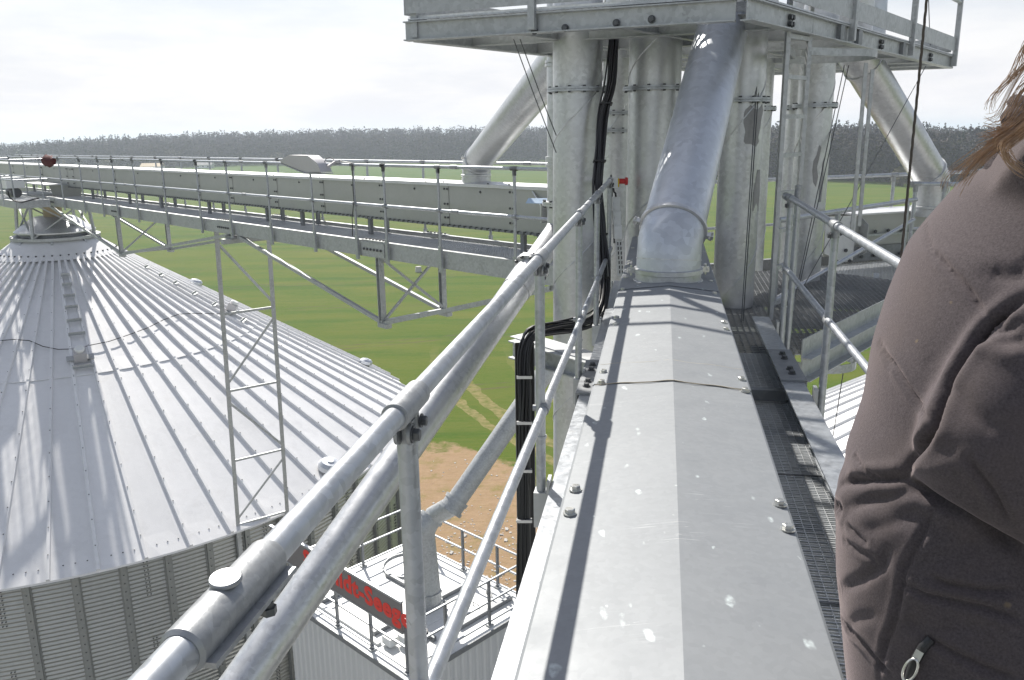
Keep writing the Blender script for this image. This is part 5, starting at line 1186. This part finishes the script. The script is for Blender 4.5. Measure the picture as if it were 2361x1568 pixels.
for sg_ in (-1, 1): part('side_flange', MB().bar(a + RC * .065 * sg_ - F_ * .02, c + RC * .065 * sg_ - F_ * .02, .004, .05, F_), 'galv_dark', tr_)
# bracket beam under the cable bend
bk_ = thing('bracket_beam', 'short steel bracket beam with bright top flange under the cable bend', 'bracket', px(1270, 820, 5.6))
a, c = px(1183, 792, 5.95), px(1385, 850, 5.35)
part('beam', MB().sweep(a - UP * .10, c - UP * .10, IB(.10, .13, .010)), 'galv_beam', bk_)
part('top_plate', MB().slab([px(1176, 777, 6.0), px(1215, 768, 6.15), px(1390, 820, 5.6), px(1375, 838, 5.35)], UP * .006), 'duct_top', bk_)
# emergency stop and junction boxes at the rail end
C6 = lambda x, y: ((1900 + x / 1.96) * .5764, (600 + y / 1.96) * .5764)
def pbox(mb, x0, y0, x1, y1, dep, th):
    p00, p10, p11, p01 = [px(*C6(x, y), dep) for x, y in ((x0, y0), (x1, y0), (x1, y1), (x0, y1))]
    return mb.slab([p00, p10, p11, p01], unit(F_ * A3(1, 1, 0)) * th)
es = thing('emergency_stop', 'small white box with red emergency stop button on a thin strut at the rail end', 'switch', px(*C6(1085, 720), 6.9))
part('strut', MB().bar(px(*C6(1066, 195), 6.9), px(*C6(1092, 730), 6.9), .025, .012, RC), 'bolt_dark', es)
part('box', pbox(MB(), 1072, 220, 1120, 298, 6.85, .06), 'plastic_white', es)
part('collar', pbox(MB(), 1120, 224, 1131, 290, 6.86, .05), 'plastic_yellow', es)
p = px(*C6(1130, 245), 6.88); part('button', MB().tube([p, p + RC * .045, p + RC * .05, p + RC * .07], [.022, .022, .034, .030], 16), 'plastic_red', es, 40)
jn = thing('junction_box', 'white stack of three junction boxes on the strut below the stop button', 'box', px(*C6(1120, 700), 6.85))
for x0, y0, x1, y1 in ((1080, 370, 1137, 478), (1085, 480, 1143, 588), (1091, 590, 1152, 696)):
    b_ = part('box', pbox(MB(), x0, y0, x1, y1, 6.82, .06), 'plastic_white', jn)
    for f in (.3, .7):
        q = px(*C6((x0 + x1) / 2 - 10, y0 + (y1 - y0) * f), 6.815); part('knockout', MB().tube([q, q - F_ * .003], .022, 16), 'plastic_white', b_, 40)
part('conduit', MB().tube([px(*C6(1085, 300), 6.88), px(*C6(1090, 330), 6.86), px(*C6(1102, 340), 6.86), px(*C6(1104, 370), 6.86)], .008, 8), 'cable_black', jn, 60)
pt = thing('perforated_tray', 'white perforated cable tray strip below the junction boxes', 'tray', px(*C6(1130, 980), 6.8))
part('strip', MB().slab([px(*C6(1103, 712), 6.86), px(*C6(1152, 712), 6.86), px(*C6(1160, 985), 6.86), px(*C6(1118, 985), 6.86)], F_ * .01), 'plastic_white', pt)
for i in range(7):
    for x_ in (1116, 1138): part('slot', pbox(MB(), x_ + i * 2.5, 722 + i * 37, x_ + 8 + i * 2.5, 746 + i * 37, 6.857, .002), 'plastic_black', pt)
# rope and stay wires
mb = MB(); pr_ = px(2107, 300, 5.0)
for st_ in range(3):
    mb.tube([A3(pr_[0], pr_[1], EYE + 4 - k * .02) + (RC * math.cos(k * .55 + st_ * 2.09) + unit(F_ * A3(1, 1, 0)) * math.sin(k * .55 + st_ * 2.09)) * .0042 for k in range(245)], .0046, 5)
single('hanging_rope', mb, 'rope_brown', 'thick brown rope hanging straight down beside the ladder cage', 'rope', smooth=60)
C6b = lambda x, y: ((1600 + x / 1.816) * .5764, y / 1.816 * .5764)
for i, (a, c, da, dc, lab) in enumerate((((*C6b(825, 285),), (*C6b(1135, 1110),), 6.45, 6.45, 'left stay wire from the platform past the bright spout'), ((*C6b(872, 285),), (*C6b(1135, 985),), 6.45, 6.45, 'right stay wire from the platform past the bright spout'),
        ((1751, 100), (1709, 745), 6.45, 6.4, 'stay wire hanging in front of the scraped pipe'), ((1756, 100), (1713, 745), 6.47, 6.42, 'twin stay wire just right of the one before the scraped pipe'),
        ((1947, 150), (1832, 690), 8.0, 6.9, 'wire running down left of the cage strap to the platform'), ((1957, 150), (1836, 690), 8.0, 6.95, 'twin wire running down left of the cage strap'),
        ((2135, 152), (1850, 665), 8.6, 7.0, 'long diagonal wire crossing the right hand spout'), ((2141, 0), (2145, 105), 8.8, 8.8, 'short wire above the right end of the head platform'), ((1944, 860), (1920, 1010), 7.0, 8.0, 'thin line hanging below the lower ladder hoop'))):
    p, q = px(*a, da), px(*c, dc); single('stay_wire', MB().tube([p, (p + q) / 2 - UP * .01, q], .0042, 6), 'bolt_dark', lab, 'wire', 'thin stay wires', 60)
# silo head platform at the far left end of the bridge
hp = thing('head_platform', 'small service platform with pale motor box at the silo head', 'platform', bf(28, 6.7, BZ))
for a, c in (((27.0, TN - .1), (27.0, 6.2)), ((31.0, TN - .1), (31.0, 6.2)), ((27.0, 6.2), (31.0, 6.2))):
    part('edge_beam', MB().sweep(bf(*a, BZ - .26), bf(*c, BZ - .26), CH(.07, .22, .009)), 'galv_beam', hp)
    for h in (-.42, -.98): part('rail', MB().tube([bf(*a, h), bf(*c, h)], .022, 10), 'galv_tube', hp, 40)
for s, t_ in ((27.0, 6.2), (28.3, 6.2), (31, 6.2), (29.6, 6.2)): part('post', MB().tube([bf(s, t_, BZ - .2), bf(s, t_, -.42)], .022, 10), 'galv_tube', hp, 40)
mb = MB(); poly_grating(mb, [(27, 6.25), (31, 6.25), (31, TN - .1), (27, TN - .1)], 0, BA, BR, .03, .006, bf(0, 0, BZ - .05), (.15, .15), .008); part('grating', mb, 'grating_steel', hp, kind='stuff')
c_ = bf(float((bt(30, 430, 6.7) - O_) @ BA), 6.7, -1.12); mo = thing('motor_box', 'pale box shaped drive motor with black cable at the silo head', 'motor', c_ - UP * .35)
part('housing', MB().box(c_, BA * .33, BR * .25, BN * .16), 'plastic_white', mo); part('motor', MB().tube([c_ - BN * .3 - BA * .3, c_ - BN * .3 + BA * .35], .15, 16), 'bolt_dark', mo, 40)
part('cable', MB().tube([px(x, y, 23) for x, y in ((18, 440), (22, 455), (32, 463), (50, 467), (68, 462), (90, 457))], .02, 6), 'cable_black', mo, 60)
ob = thing('outlet_box', 'grey sloped outlet chute between the bridge conveyor and the silo inlet', 'chute', bf(28.6, 7.9, BZ))
part('chute', MB().prism([bf(27.9, 7.75, -1.22), bf(29.4, 7.75, -1.22), bf(29.4, 8.3, -1.22), bf(27.9, 8.3, -1.22)], [bf(28.2, 7.8, BZ - .3), bf(29.0, 7.8, BZ - .3), bf(29.0, 8.25, BZ - .3), bf(28.2, 8.25, BZ - .3)]), 'duct_side', ob)
part('lid_plate', MB().box(bf(29.2, 7.55, -1.20), BA * 1.1, BR * .25, BN * .02), 'duct_top', ob)
# ================================================================ THE PERSON AT THE OUTER RAIL
from mathutils.bvhtree import BVHTree
from mathutils.kdtree import KDTree
t, b = newmat('jacket_cloth'); P = pos(t)
c_ = mixc(t, ramp(t, noise(t, P, 300, 3, .7), [(.3, 0.), (.7, 1.)]), (.048, .040, .043), (.098, .083, .087)); c_ = mixc(t, ramp(t, noise(t, P, 7, 4), [(.45, 0.), (.7, .5)]), c_, (.092, .074, .069))
c_ = mixc(t, ramp(t, noise(t, P, 23, 2), [(.74, 0.), (.78, .7)]), c_, (.20, .15, .09))
t.links.new(c_, b.inputs['Base Color']); b.inputs['Roughness'].default_value = .92; b.inputs['Specular IOR Level'].default_value = .2
b.inputs['Sheen Weight'].default_value = .35; b.inputs['Sheen Roughness'].default_value = .45; b.inputs['Sheen Tint'].default_value = (.75, .62, .62, 1)
bump(t, b, noise(t, P, 420, 3, .8), .35, .0015)
plain('trouser_cloth', (.03, .035, .05), .9, 0, .2, 80, .2); plain('skin', (.55, .36, .27), .5, 0, .06, 30); plain('shoe_leather', (.05, .04, .035), .6)
plain('knit_collar', (.060, .046, .050), .95, 0, .35, 120, .6)
t, b = newmat('hair'); P = pos(t); t.links.new(mixc(t, noise(t, P, 90, 2), (.15, .085, .045), (.42, .27, .15)), b.inputs['Base Color']); b.inputs['Roughness'].default_value = .36; b.inputs['Specular IOR Level'].default_value = .6

PD = 1.25                                        # depth of the person's middle plane
back = [(2330, 322), (2300, 368), (2205, 428), (2133, 519), (2087, 582), (2037, 717), (2004, 833), (1984, 965), (1960, 1037), (1941, 1092), (1947, 1116), (1926, 1150), (1922, 1240), (1922, 1376), (1931, 1460), (1939, 1568), (1950, 1680)]
thick = [.062, .075, .105, .128, .138, .150, .156, .155, .150, .146, .140, .150, .160, .168, .170, .172, .172]
width = [.065, .085, .150, .190, .208, .216, .214, .206, .198, .190, .176, .178, .190, .200, .205, .208, .210]
ydir = unit(F_ * A3(1, 1, 0)); xdir = A3(1, 0, 0)
secs = []
for (x, y), a, w_ in zip(back, thick, width):
    p = px(x, y, PD); tq = (x - CX) / FPX; secs.append((p + xdir * (math.sqrt(a * a + (w_ * tq) ** 2) + .002), a, w_))
def loft(secs, n=40, power=2.0):
    mb = MB(); vs_ = []
    for c, a, w_ in secs:
        for j in range(n):
            q = 2 * math.pi * j / n; cx__, sy__ = math.cos(q), math.sin(q)
            vs_.append(c + xdir * a * math.copysign(abs(cx__) ** (2 / power), cx__) + ydir * w_ * math.copysign(abs(sy__) ** (2 / power), sy__))
    k = len(secs); fs_ = [(i * n + j, i * n + (j + 1) % n, (i + 1) * n + (j + 1) % n, (i + 1) * n + j) for i in range(k - 1) for j in range(n)] + [tuple(range(n)), tuple(range((k - 1) * n, k * n))]
    return mb.add(vs_, fs_)
SH, EL, WR_ = px(2530, 560, 1.155), px(2262, 1046, 1.10), px(2690, 1312, 1.075)
SH2, EL2 = SH + ydir * .36 + A3(.13, 0, -.03), SH + ydir * .40 + A3(.20, 0, -.30); GR = nf(1.55, .80, -.478) ; WR2 = GR + A3(-.05, -.0, .05)
jk = loft(secs)
def lerp(a, c, f): return a + (c - a) * f
jk.tube([lerp(SH, SH2, .35), SH + A3(-.02, .03, .035), SH, lerp(SH, EL, .3), lerp(SH, EL, .6), lerp(SH, EL, .85), EL, lerp(EL, WR_, .06) - UP * .004], [.095, .104, .102, .098, .095, .092, .086, .070], 24)
jk.tube([lerp(SH, EL, .8), lerp(SH, EL, .93), EL, lerp(EL, WR_, .1), lerp(EL, WR_, .3), lerp(EL, WR_, .6), WR_], [.07, .084, .088, .087, .080, .070, .055], 24)
jk.tube([lerp(SH, EL, .75), EL, EL + unit(EL - lerp(SH, WR_, .4)) * .035], [.08, .075, .05], 20)
jk.tube([lerp(SH, SH2, .6), SH2, EL2, lerp(EL2, WR2, .5), WR2], [.08, .085, .070, .058, .045], 20)
jk.tube([px(2318, 352, PD) + xdir * .07, px(2325, 300, PD) + xdir * .075], [.088, .075], 24)

jk.tube([px(2350, 400, PD) + xdir * .05, lerp(px(2350, 400, PD), SH, .5) + UP * .03, SH], [.085, .095, .098], 24)
def voxel(mb, vox, name, it=6):
    me = bpy.data.meshes.new(name); me.from_pydata([tuple(v) for v in mb.v], [], mb.f); bm = bmesh.new(); bm.from_mesh(me); bmesh.ops.recalc_face_normals(bm, faces=bm.faces); bm.to_mesh(me); bm.free()
    o = bpy.data.objects.new(name, me); col.objects.link(o)
    r = o.modifiers.new('r', 'REMESH'); r.mode = 'VOXEL'; r.voxel_size = vox
    s = o.modifiers.new('s', 'SMOOTH'); s.iterations = it; s.factor = .5
    dg = bpy.context.evaluated_depsgraph_get(); dg.update(); m2 = bpy.data.meshes.new_from_object(o.evaluated_get(dg)); bpy.data.objects.remove(o); bpy.data.meshes.remove(me); m2.name = name; return m2
jm = voxel(jk, .0045, 'jacket', 55)
def arr(me):
    n = len(me.vertices); co = np.empty(n * 3); me.vertices.foreach_get('co', co); no = np.empty(n * 3); me.vertices.foreach_get('normal', no); return co.reshape(-1, 3), no.reshape(-1, 3)
def put(me, co): me.vertices.foreach_set('co', co.ravel()); me.update()
def carve(me, lines):
    co, no = arr(me); bv = BVHTree.FromPolygons([tuple(v) for v in co], [tuple(p.vertices) for p in me.polygons]); disp = np.zeros(len(co))
    for pts, dep, wd, puff in lines:
        S = []
        for (x0, y0), (x1, y1) in zip(pts[:-1], pts[1:]):
            k = max(2, int(math.hypot(x1 - x0, y1 - y0) / 5))
            for i in range(k):
                f = i / k; hit = bv.ray_cast(Vector(O_), Vector(unit(ray(x0 + (x1 - x0) * f, y0 + (y1 - y0) * f))))
                if hit[0] is not None: S.append(hit[0])
        if not S: continue
        S = np.array(S); n_ = len(S); fade = np.minimum(1, np.minimum(np.arange(n_) + 2, n_ - np.arange(n_) + 1) / (n_ * .18 + 1))
        box = (np.abs(co - S.mean(0)) < (np.ptp(S, 0) / 2 + wd * 5 + .05)).all(1); idx = np.where(box)[0]
        d = np.full(len(idx), 9.); fa = np.zeros(len(idx))
        for q, f in zip(S, fade):
            dq = np.linalg.norm(co[idx] - q, axis=1); m_ = dq < d; d[m_] = dq[m_]; fa[m_] = f
        disp[idx] += fa * (-dep * np.exp(-(d / wd) ** 2) + puff * np.exp(-((d - wd * 2.6) / (wd * 1.5)) ** 2))
    put(me, co + no * disp[:, None])
K1 = lambda *p: [((3196 + x / 1.742) * .5764, (900 + y / 1.742) * .5764) for x, y in p]
K2 = lambda *p: [((3196 + x / 1.7044) * .5764, (1800 + y / 1.7044) * .5764) for x, y in p]
# broad folds first, then narrow seams
carve(jm, [(pts, d_ * .55, w_ * .85, 0) for pts, d_, w_ in (
           (K1((1230, 835), (1390, 700), (1570, 690)), .016, .012), (K1((1230, 840), (1420, 915), (1580, 925)), -.008, .014), (K1((1390, 690), (1450, 790), (1600, 800)), .012, .012),
           (K1((1050, 1095), (1200, 1290), (1420, 1460)), .008, .014), (K1((1330, 330), (1450, 350), (1600, 320)), .010, .016),
           (K2((300, 400), (500, 335), (820, 262)), .012, .012), (K2((250, 960), (430, 880), (560, 790), (615, 680)), .012, .010), (K2((420, 560), (620, 500), (900, 400)), .006, .012),
           (K2((750, 800), (1000, 730), (1300, 600)), .008, .014), (K2((660, 1170), (900, 1230), (1300, 1200)), .007, .012), (K2((330, 1215), (400, 1150), (520, 1130)), .005, .010), (K2((600, 1340), (700, 1230), (830, 1150)), .005, .011),
           (K1((560, 820), (600, 900), (640, 1010)), .006, .008), (K1((900, 900), (960, 1050), (980, 1200)), .004, .018))])
carve(jm, [(K1((1600, 480), (1440, 590), (1230, 800), (1130, 930), (1050, 1060), (985, 1230), (930, 1400), (830, 1568)) + K2((715, 185)), .026, .0070, .003),
           (K2((720, 195), (1010, 378), (1330, 570), (1560, 715)), .022, .0080, .002),
           (K2((296, 226), (360, 208), (500, 200), (725, 190)), .013, .0065, .003),
           (K2((950, 360), (830, 600), (720, 820), (690, 1000), (650, 1180), (590, 1330), (540, 1590)), .006, .0042, .0015)])
carve(jm, [(K1((930, 180), (1030, 280), (1190, 460), (1300, 630)), .0065, .0038, .002), (K1((600, 880), (680, 1000), (740, 1100), (850, 1260), (890, 1350)), .0065, .0038, .002), (K1((885, 0), (900, 90), (930, 180)), .003, .004, .001),
           (K2((270, 1120), (340, 1220), (460, 1340), (560, 1470), (640, 1540)), .0065, .0038, .002), (K2((310, 620), (400, 680), (490, 725), (540, 770)), .004, .0035, .0012), (K2((340, 520), (410, 590), (470, 650)), .004, .0035, .0015), (K2((385, 40), (440, 140), (560, 190)), .004, .0035, .0015),
           (K2((700, 905), (850, 990), (1250, 1070), (1560, 1180)), .0075, .0042, .0025), (K2((880, 860), (1000, 920), (1250, 965), (1500, 960)), .0075, .0042, .0025), (K2((850, 1270), (1000, 1360), (1250, 1480), (1500, 1570)), .0075, .0042, .0025), (K2((1150, 60), (1330, 300), (1430, 500)), .0075, .0042, .0025), (K2((250, 360), (275, 395), (300, 410)), .008, .006, .003)])
jm.shade_smooth(); jm.materials.clear(); jm.materials.append(MATS['jacket_cloth'])

# body: one continuous skin under the clothes
hd_ = px(2330, 322, PD) + A3(.245, .0, .165)         # head centre, leaning over the rail
FL_ = EYE - 1.46
bd_ = loft([(c, a * .72, w_ * .72) for c, a, w_ in secs], 24)
hipc = secs[-1][0]; nk = secs[0][0] + A3(.02, 0, .02)
bd_.tube([secs[1][0], nk, lerp(nk, hd_, .5), hd_], [.06, .056, .054, .05], 16)
def ellips(mb, c, rx, ry, rz, n=16, m=10):
    vs_ = []; 
    for i in range(1, m):
        a = math.pi * i / m
        for j in range(n): q = 2 * math.pi * j / n; vs_.append(c + A3(rx * math.sin(a) * math.cos(q), ry * math.sin(a) * math.sin(q), rz * math.cos(a)))
    fs_ = [(i * n + j, i * n + (j + 1) % n, (i + 1) * n + (j + 1) % n, (i + 1) * n + j) for i in range(m - 2) for j in range(n)] + [tuple(range(n)), tuple(range((m - 2) * n, (m - 1) * n))]
    return mb.add(vs_, fs_)
ellips(bd_, hd_, .098, .076, .118); ellips(bd_, hd_ + A3(.035, 0, -.06), .062, .058, .065)
bd_.tube([hd_ + A3(.085, 0, .02), hd_ + A3(.112, 0, -.018), hd_ + A3(.092, 0, -.03)], [.012, .016, .014], 10)
for sg_ in (-1, 1): ellips(bd_, hd_ + A3(-.005, sg_ * .078, -.01), .018, .010, .030, 10, 6)
ellips(bd_, hd_ + A3(.092, 0, -.062), .012, .026, .009, 10, 6)
for sg_ in (-1, 1):
    hp_ = hipc + ydir * sg_ * .09; kn = A3(hp_[0] + .05, hp_[1] + sg_ * .01, FL_ + .50); an = A3(hp_[0] - .01, hp_[1] + sg_ * .02, FL_ + .09)
    bd_.tube([hp_ + UP * .05, lerp(hp_, kn, .5), kn, lerp(kn, an, .4), an, an + A3(.0, 0, -.04)], [.095, .082, .060, .058, .038, .038], 18); bd_.tube([an + A3(-.03, 0, -.06), an + A3(.06, 0, -.062), an + A3(.15, 0, -.07)], [.032, .036, .026], 12)
def hand(mb, wrist, fwd, down):
    fwd = unit(fwd); down = unit(down - fwd * (down @ fwd)); sd_ = np.cross(fwd, down)
    mb.tube([wrist - fwd * .08, wrist, wrist + fwd * .05, wrist + fwd * .085], [.030, .026, .034, .030], 12)
    for k, ln in enumerate((.070, .078, .073, .058)):
        b0 = wrist + fwd * .085 + sd_ * (k - 1.5) * .019; mb.tube([b0 - fwd * .02, b0 + fwd * ln * .45, b0 + fwd * ln * .72 + down * ln * .35, b0 + fwd * ln * .55 + down * ln * .85], [.0095, .009, .0085, .0075], 8)
    b0 = wrist + fwd * .03 - sd_ * .034; mb.tube([b0, b0 + fwd * .035 - sd_ * .02 + down * .01, b0 + fwd * .06 - sd_ * .01 + down * .035], [.012, .011, .009], 8)
GR1 = nf(1.18, .80, -.478)
bd_.tube([EL, WR_], [.04, .03], 12); hand(bd_, WR_ + unit(WR_ - EL) * .02, GR1 - WR_ + UP * .03, A3(.3, 0, -1)); bd_.tube([SH2, EL2, WR2], [.045, .04, .03], 12); hand(bd_, WR2, A3(1, .1, .05), A3(.2, 0, -1))
bm_ = voxel(bd_, .0055, 'person', 3); bm_.shade_smooth(); bm_.materials.clear(); bm_.materials.append(MATS['skin'])
ploc = A3(hipc[0], hipc[1], FL_)
def place(me, name, parent=None):
    co, _ = arr(me); put(me, co - ploc); o = bpy.data.objects.new(name, me); link(o, parent); LOC[o.name] = ploc
    if parent is None: o.location = ploc
    return o
pe = place(bm_, 'person'); tag(pe, 'person in padded brown jacket with long hair leaning on the outer rail', 'person')
jo = place(jm, 'jacket', pe)
tm = MB()
for sg_ in (-1, 1):
    hp_ = hipc + ydir * sg_ * .09; kn = A3(hp_[0] + .05, hp_[1] + sg_ * .01, FL_ + .50); an = A3(hp_[0] - .01, hp_[1] + sg_ * .02, FL_ + .09)
    tm.tube([hp_ + UP * .04, lerp(hp_, kn, .5), kn, lerp(kn, an, .5), an + UP * .0], [.108, .096, .076, .072, .068], 22)
tm.tube([hipc - UP * .10, hipc + UP * .08], [.14, .16], 24)
t2 = voxel(tm, .008, 'trousers', 5); t2.shade_smooth(); t2.materials.clear(); t2.materials.append(MATS['trouser_cloth']); place(t2, 'trousers', pe)
for sg_ in (-1, 1):
    hp_ = hipc + ydir * sg_ * .09; an = A3(hp_[0] - .01, hp_[1] + sg_ * .02, FL_ + .09)
    part('shoe', MB().tube([an + A3(-.055, 0, -.045), an + A3(-.02, 0, -.035), an + A3(.06, 0, -.05), an + A3(.14, 0, -.062), an + A3(.175, 0, -.066)], [.035, .046, .043, .036, .02], 16).tube([an + A3(0, 0, -.05), an + A3(0, 0, .04)], .05, 14), 'shoe_leather', pe, 60)
    part('eye', ellips(MB(), hd_ + A3(.088, sg_ * .032, .012), .012, .014, .010, 10, 6), 'sign_white', pe, 60)
# knitted collar
cm = MB(); kc = px(2336, 330, PD) + xdir * .065
for k in range(7):
    z = -.05 + k * .017; cm.tube([kc + A3((.070 + .004 * (k % 2)) * math.cos(a) + z * .25, .072 * math.sin(a), z + .008 * math.sin(3 * a + k)) for a in np.linspace(0, 2 * math.pi, 25)], .0125, 8, False)
part('knit_collar', cm, 'knit_collar', pe, 60)
# zip with its pull
zm = MB(); zl = K2((900, 1290), (850, 1340), (800, 1420), (770, 1500), (745, 1590)); bv = BVHTree.FromPolygons([tuple(np.array(v.co) + ploc) for v in jm.vertices], [tuple(p.vertices) for p in jm.polygons]); zp = []
for x, y in zl:
    h = bv.ray_cast(Vector(O_), Vector(unit(ray(x, y))))
    if h[0] is not None: zp.append(np.array(h[0]) - unit(ray(x, y)) * .002)
if len(zp) > 2:
    zo = part('pocket_zip', MB().tube(zp, .0065, 8), 'plastic_black', pe, 60)
    dz = unit(zp[-1] - zp[0]); sx_ = unit(np.cross(dz, ray(2110, 1500))); c0 = zp[2] - ray(2110, 1500) * .008; rm = MB()
    rm.tube([c0 + dz * (.002 + .018 * (1 - math.cos(a))) * 1 + sx_ * .0075 * math.sin(a) - ray(2110, 1500) * .003 for a in np.linspace(0, 2 * math.pi, 25)], .0019, 6, False); rm.box(c0 - dz * .004, dz * .008, sx_ * .005, unit(ray(2110, 1500)) * .003)
    part('zip_pull', rm, 'zinc_bolt', zo, 60)
# hair: long locks blown back
K3 = lambda *p: [((3196 + x / 1.742) * .5764, (100 + y / 1.742) * .5764) for x, y in p]
locks = [K3((1700, 60), (1568, 180), (1490, 340), (1370, 480), (1345, 520)), K3((1720, 120), (1568, 290), (1450, 410), (1360, 500), (1335, 590), (1345, 620)), K3((1720, 200), (1568, 330), (1480, 480), (1400, 620), (1320, 655), (1310, 640)),
         K3((1700, 420), (1568, 560), (1490, 680), (1400, 720), (1300, 705), (1240, 690)), K3((1700, 460), (1568, 610), (1480, 700), (1380, 735), (1270, 700)), K3((1720, 480), (1568, 640), (1440, 740), (1330, 785), (1195, 828)), K3((1720, 500), (1568, 640), (1450, 735), (1300, 790), (1215, 820)),
         K3((1700, 580), (1568, 700), (1450, 770), (1300, 860), (1180, 940), (1090, 1000), (1020, 1075), (995, 1160), (1000, 1210)), K3((1700, 600), (1560, 720), (1440, 790), (1320, 870), (1220, 960), (1140, 1060), (1095, 1130)), K3((1700, 600), (1550, 740), (1430, 820), (1330, 890), (1230, 980), (1150, 1070), (1110, 1115)),
         K3((1650, 640), (1500, 770), (1430, 820), (1425, 880), (1480, 970), (1568, 1030), (1640, 1050)), K3((1640, 680), (1500, 790), (1445, 850), (1450, 900), (1500, 960), (1600, 1010)), K3((1720, 300), (1568, 420), (1490, 530), (1420, 640), (1360, 690)), K3((1720, 350), (1568, 480), (1500, 600), (1440, 690), (1370, 715)),
         K3((1720, 0), (1590, 120), (1550, 230), (1545, 290)), K3((1680, 620), (1520, 740), (1410, 800), (1290, 880), (1200, 960), (1130, 1040), (1085, 1120))]
hm = MB(); hg = np.random.default_rng(5)
for li, lk_ in enumerate(locks):
    n_s = 20 if li in (8, 9, 10, 11, 15) else 11
    for k in range(n_s):
        dep_ = 1.16 + hg.normal() * .012 if li not in (10, 11) else 1.10 + hg.normal() * .006
        o1, o2 = hg.normal(size=2) * (8 if li not in (8, 9, 15) else 7), hg.normal(size=2) * 11; cut = hg.uniform(.75, 1.0); pts = []
        for i, (x, y) in enumerate(lk_):
            f = i / (len(lk_) - 1); j = o1 * (1 - f * .4) + o2 * f * f; pts.append(px(x + j[0], y + j[1], dep_ + .01 * math.sin(i + k)))
        sp_ = smooth_path(pts, 4); sp_ = sp_[:max(6, int(len(sp_) * cut))]
        hm.tube(sp_, list(np.linspace(.0006, .00025, len(sp_))), 4)
for k in range(900):                                   # hair over the head itself
    a, e_ = hg.uniform(0, 6.28), hg.uniform(.15, 1.9); u = A3(math.sin(e_) * math.cos(a), math.sin(e_) * math.sin(a), math.cos(e_))
    if u[0] > .55 and u[2] < .5: continue
    r0_ = hd_ + u * A3(.104, .084, .124); pts = [r0_, r0_ + u * .015 + A3(-.02, 0, -.02), r0_ + u * .02 + A3(-.06, hg.normal() * .01, -.09), r0_ + A3(-.07 + hg.normal() * .02, hg.normal() * .02, -.17)]
    hm.tube(smooth_path(pts, 3), .0011, 4)
ho = part('hair', hm, 'hair', pe, 60); ho['kind'] = 'stuff'
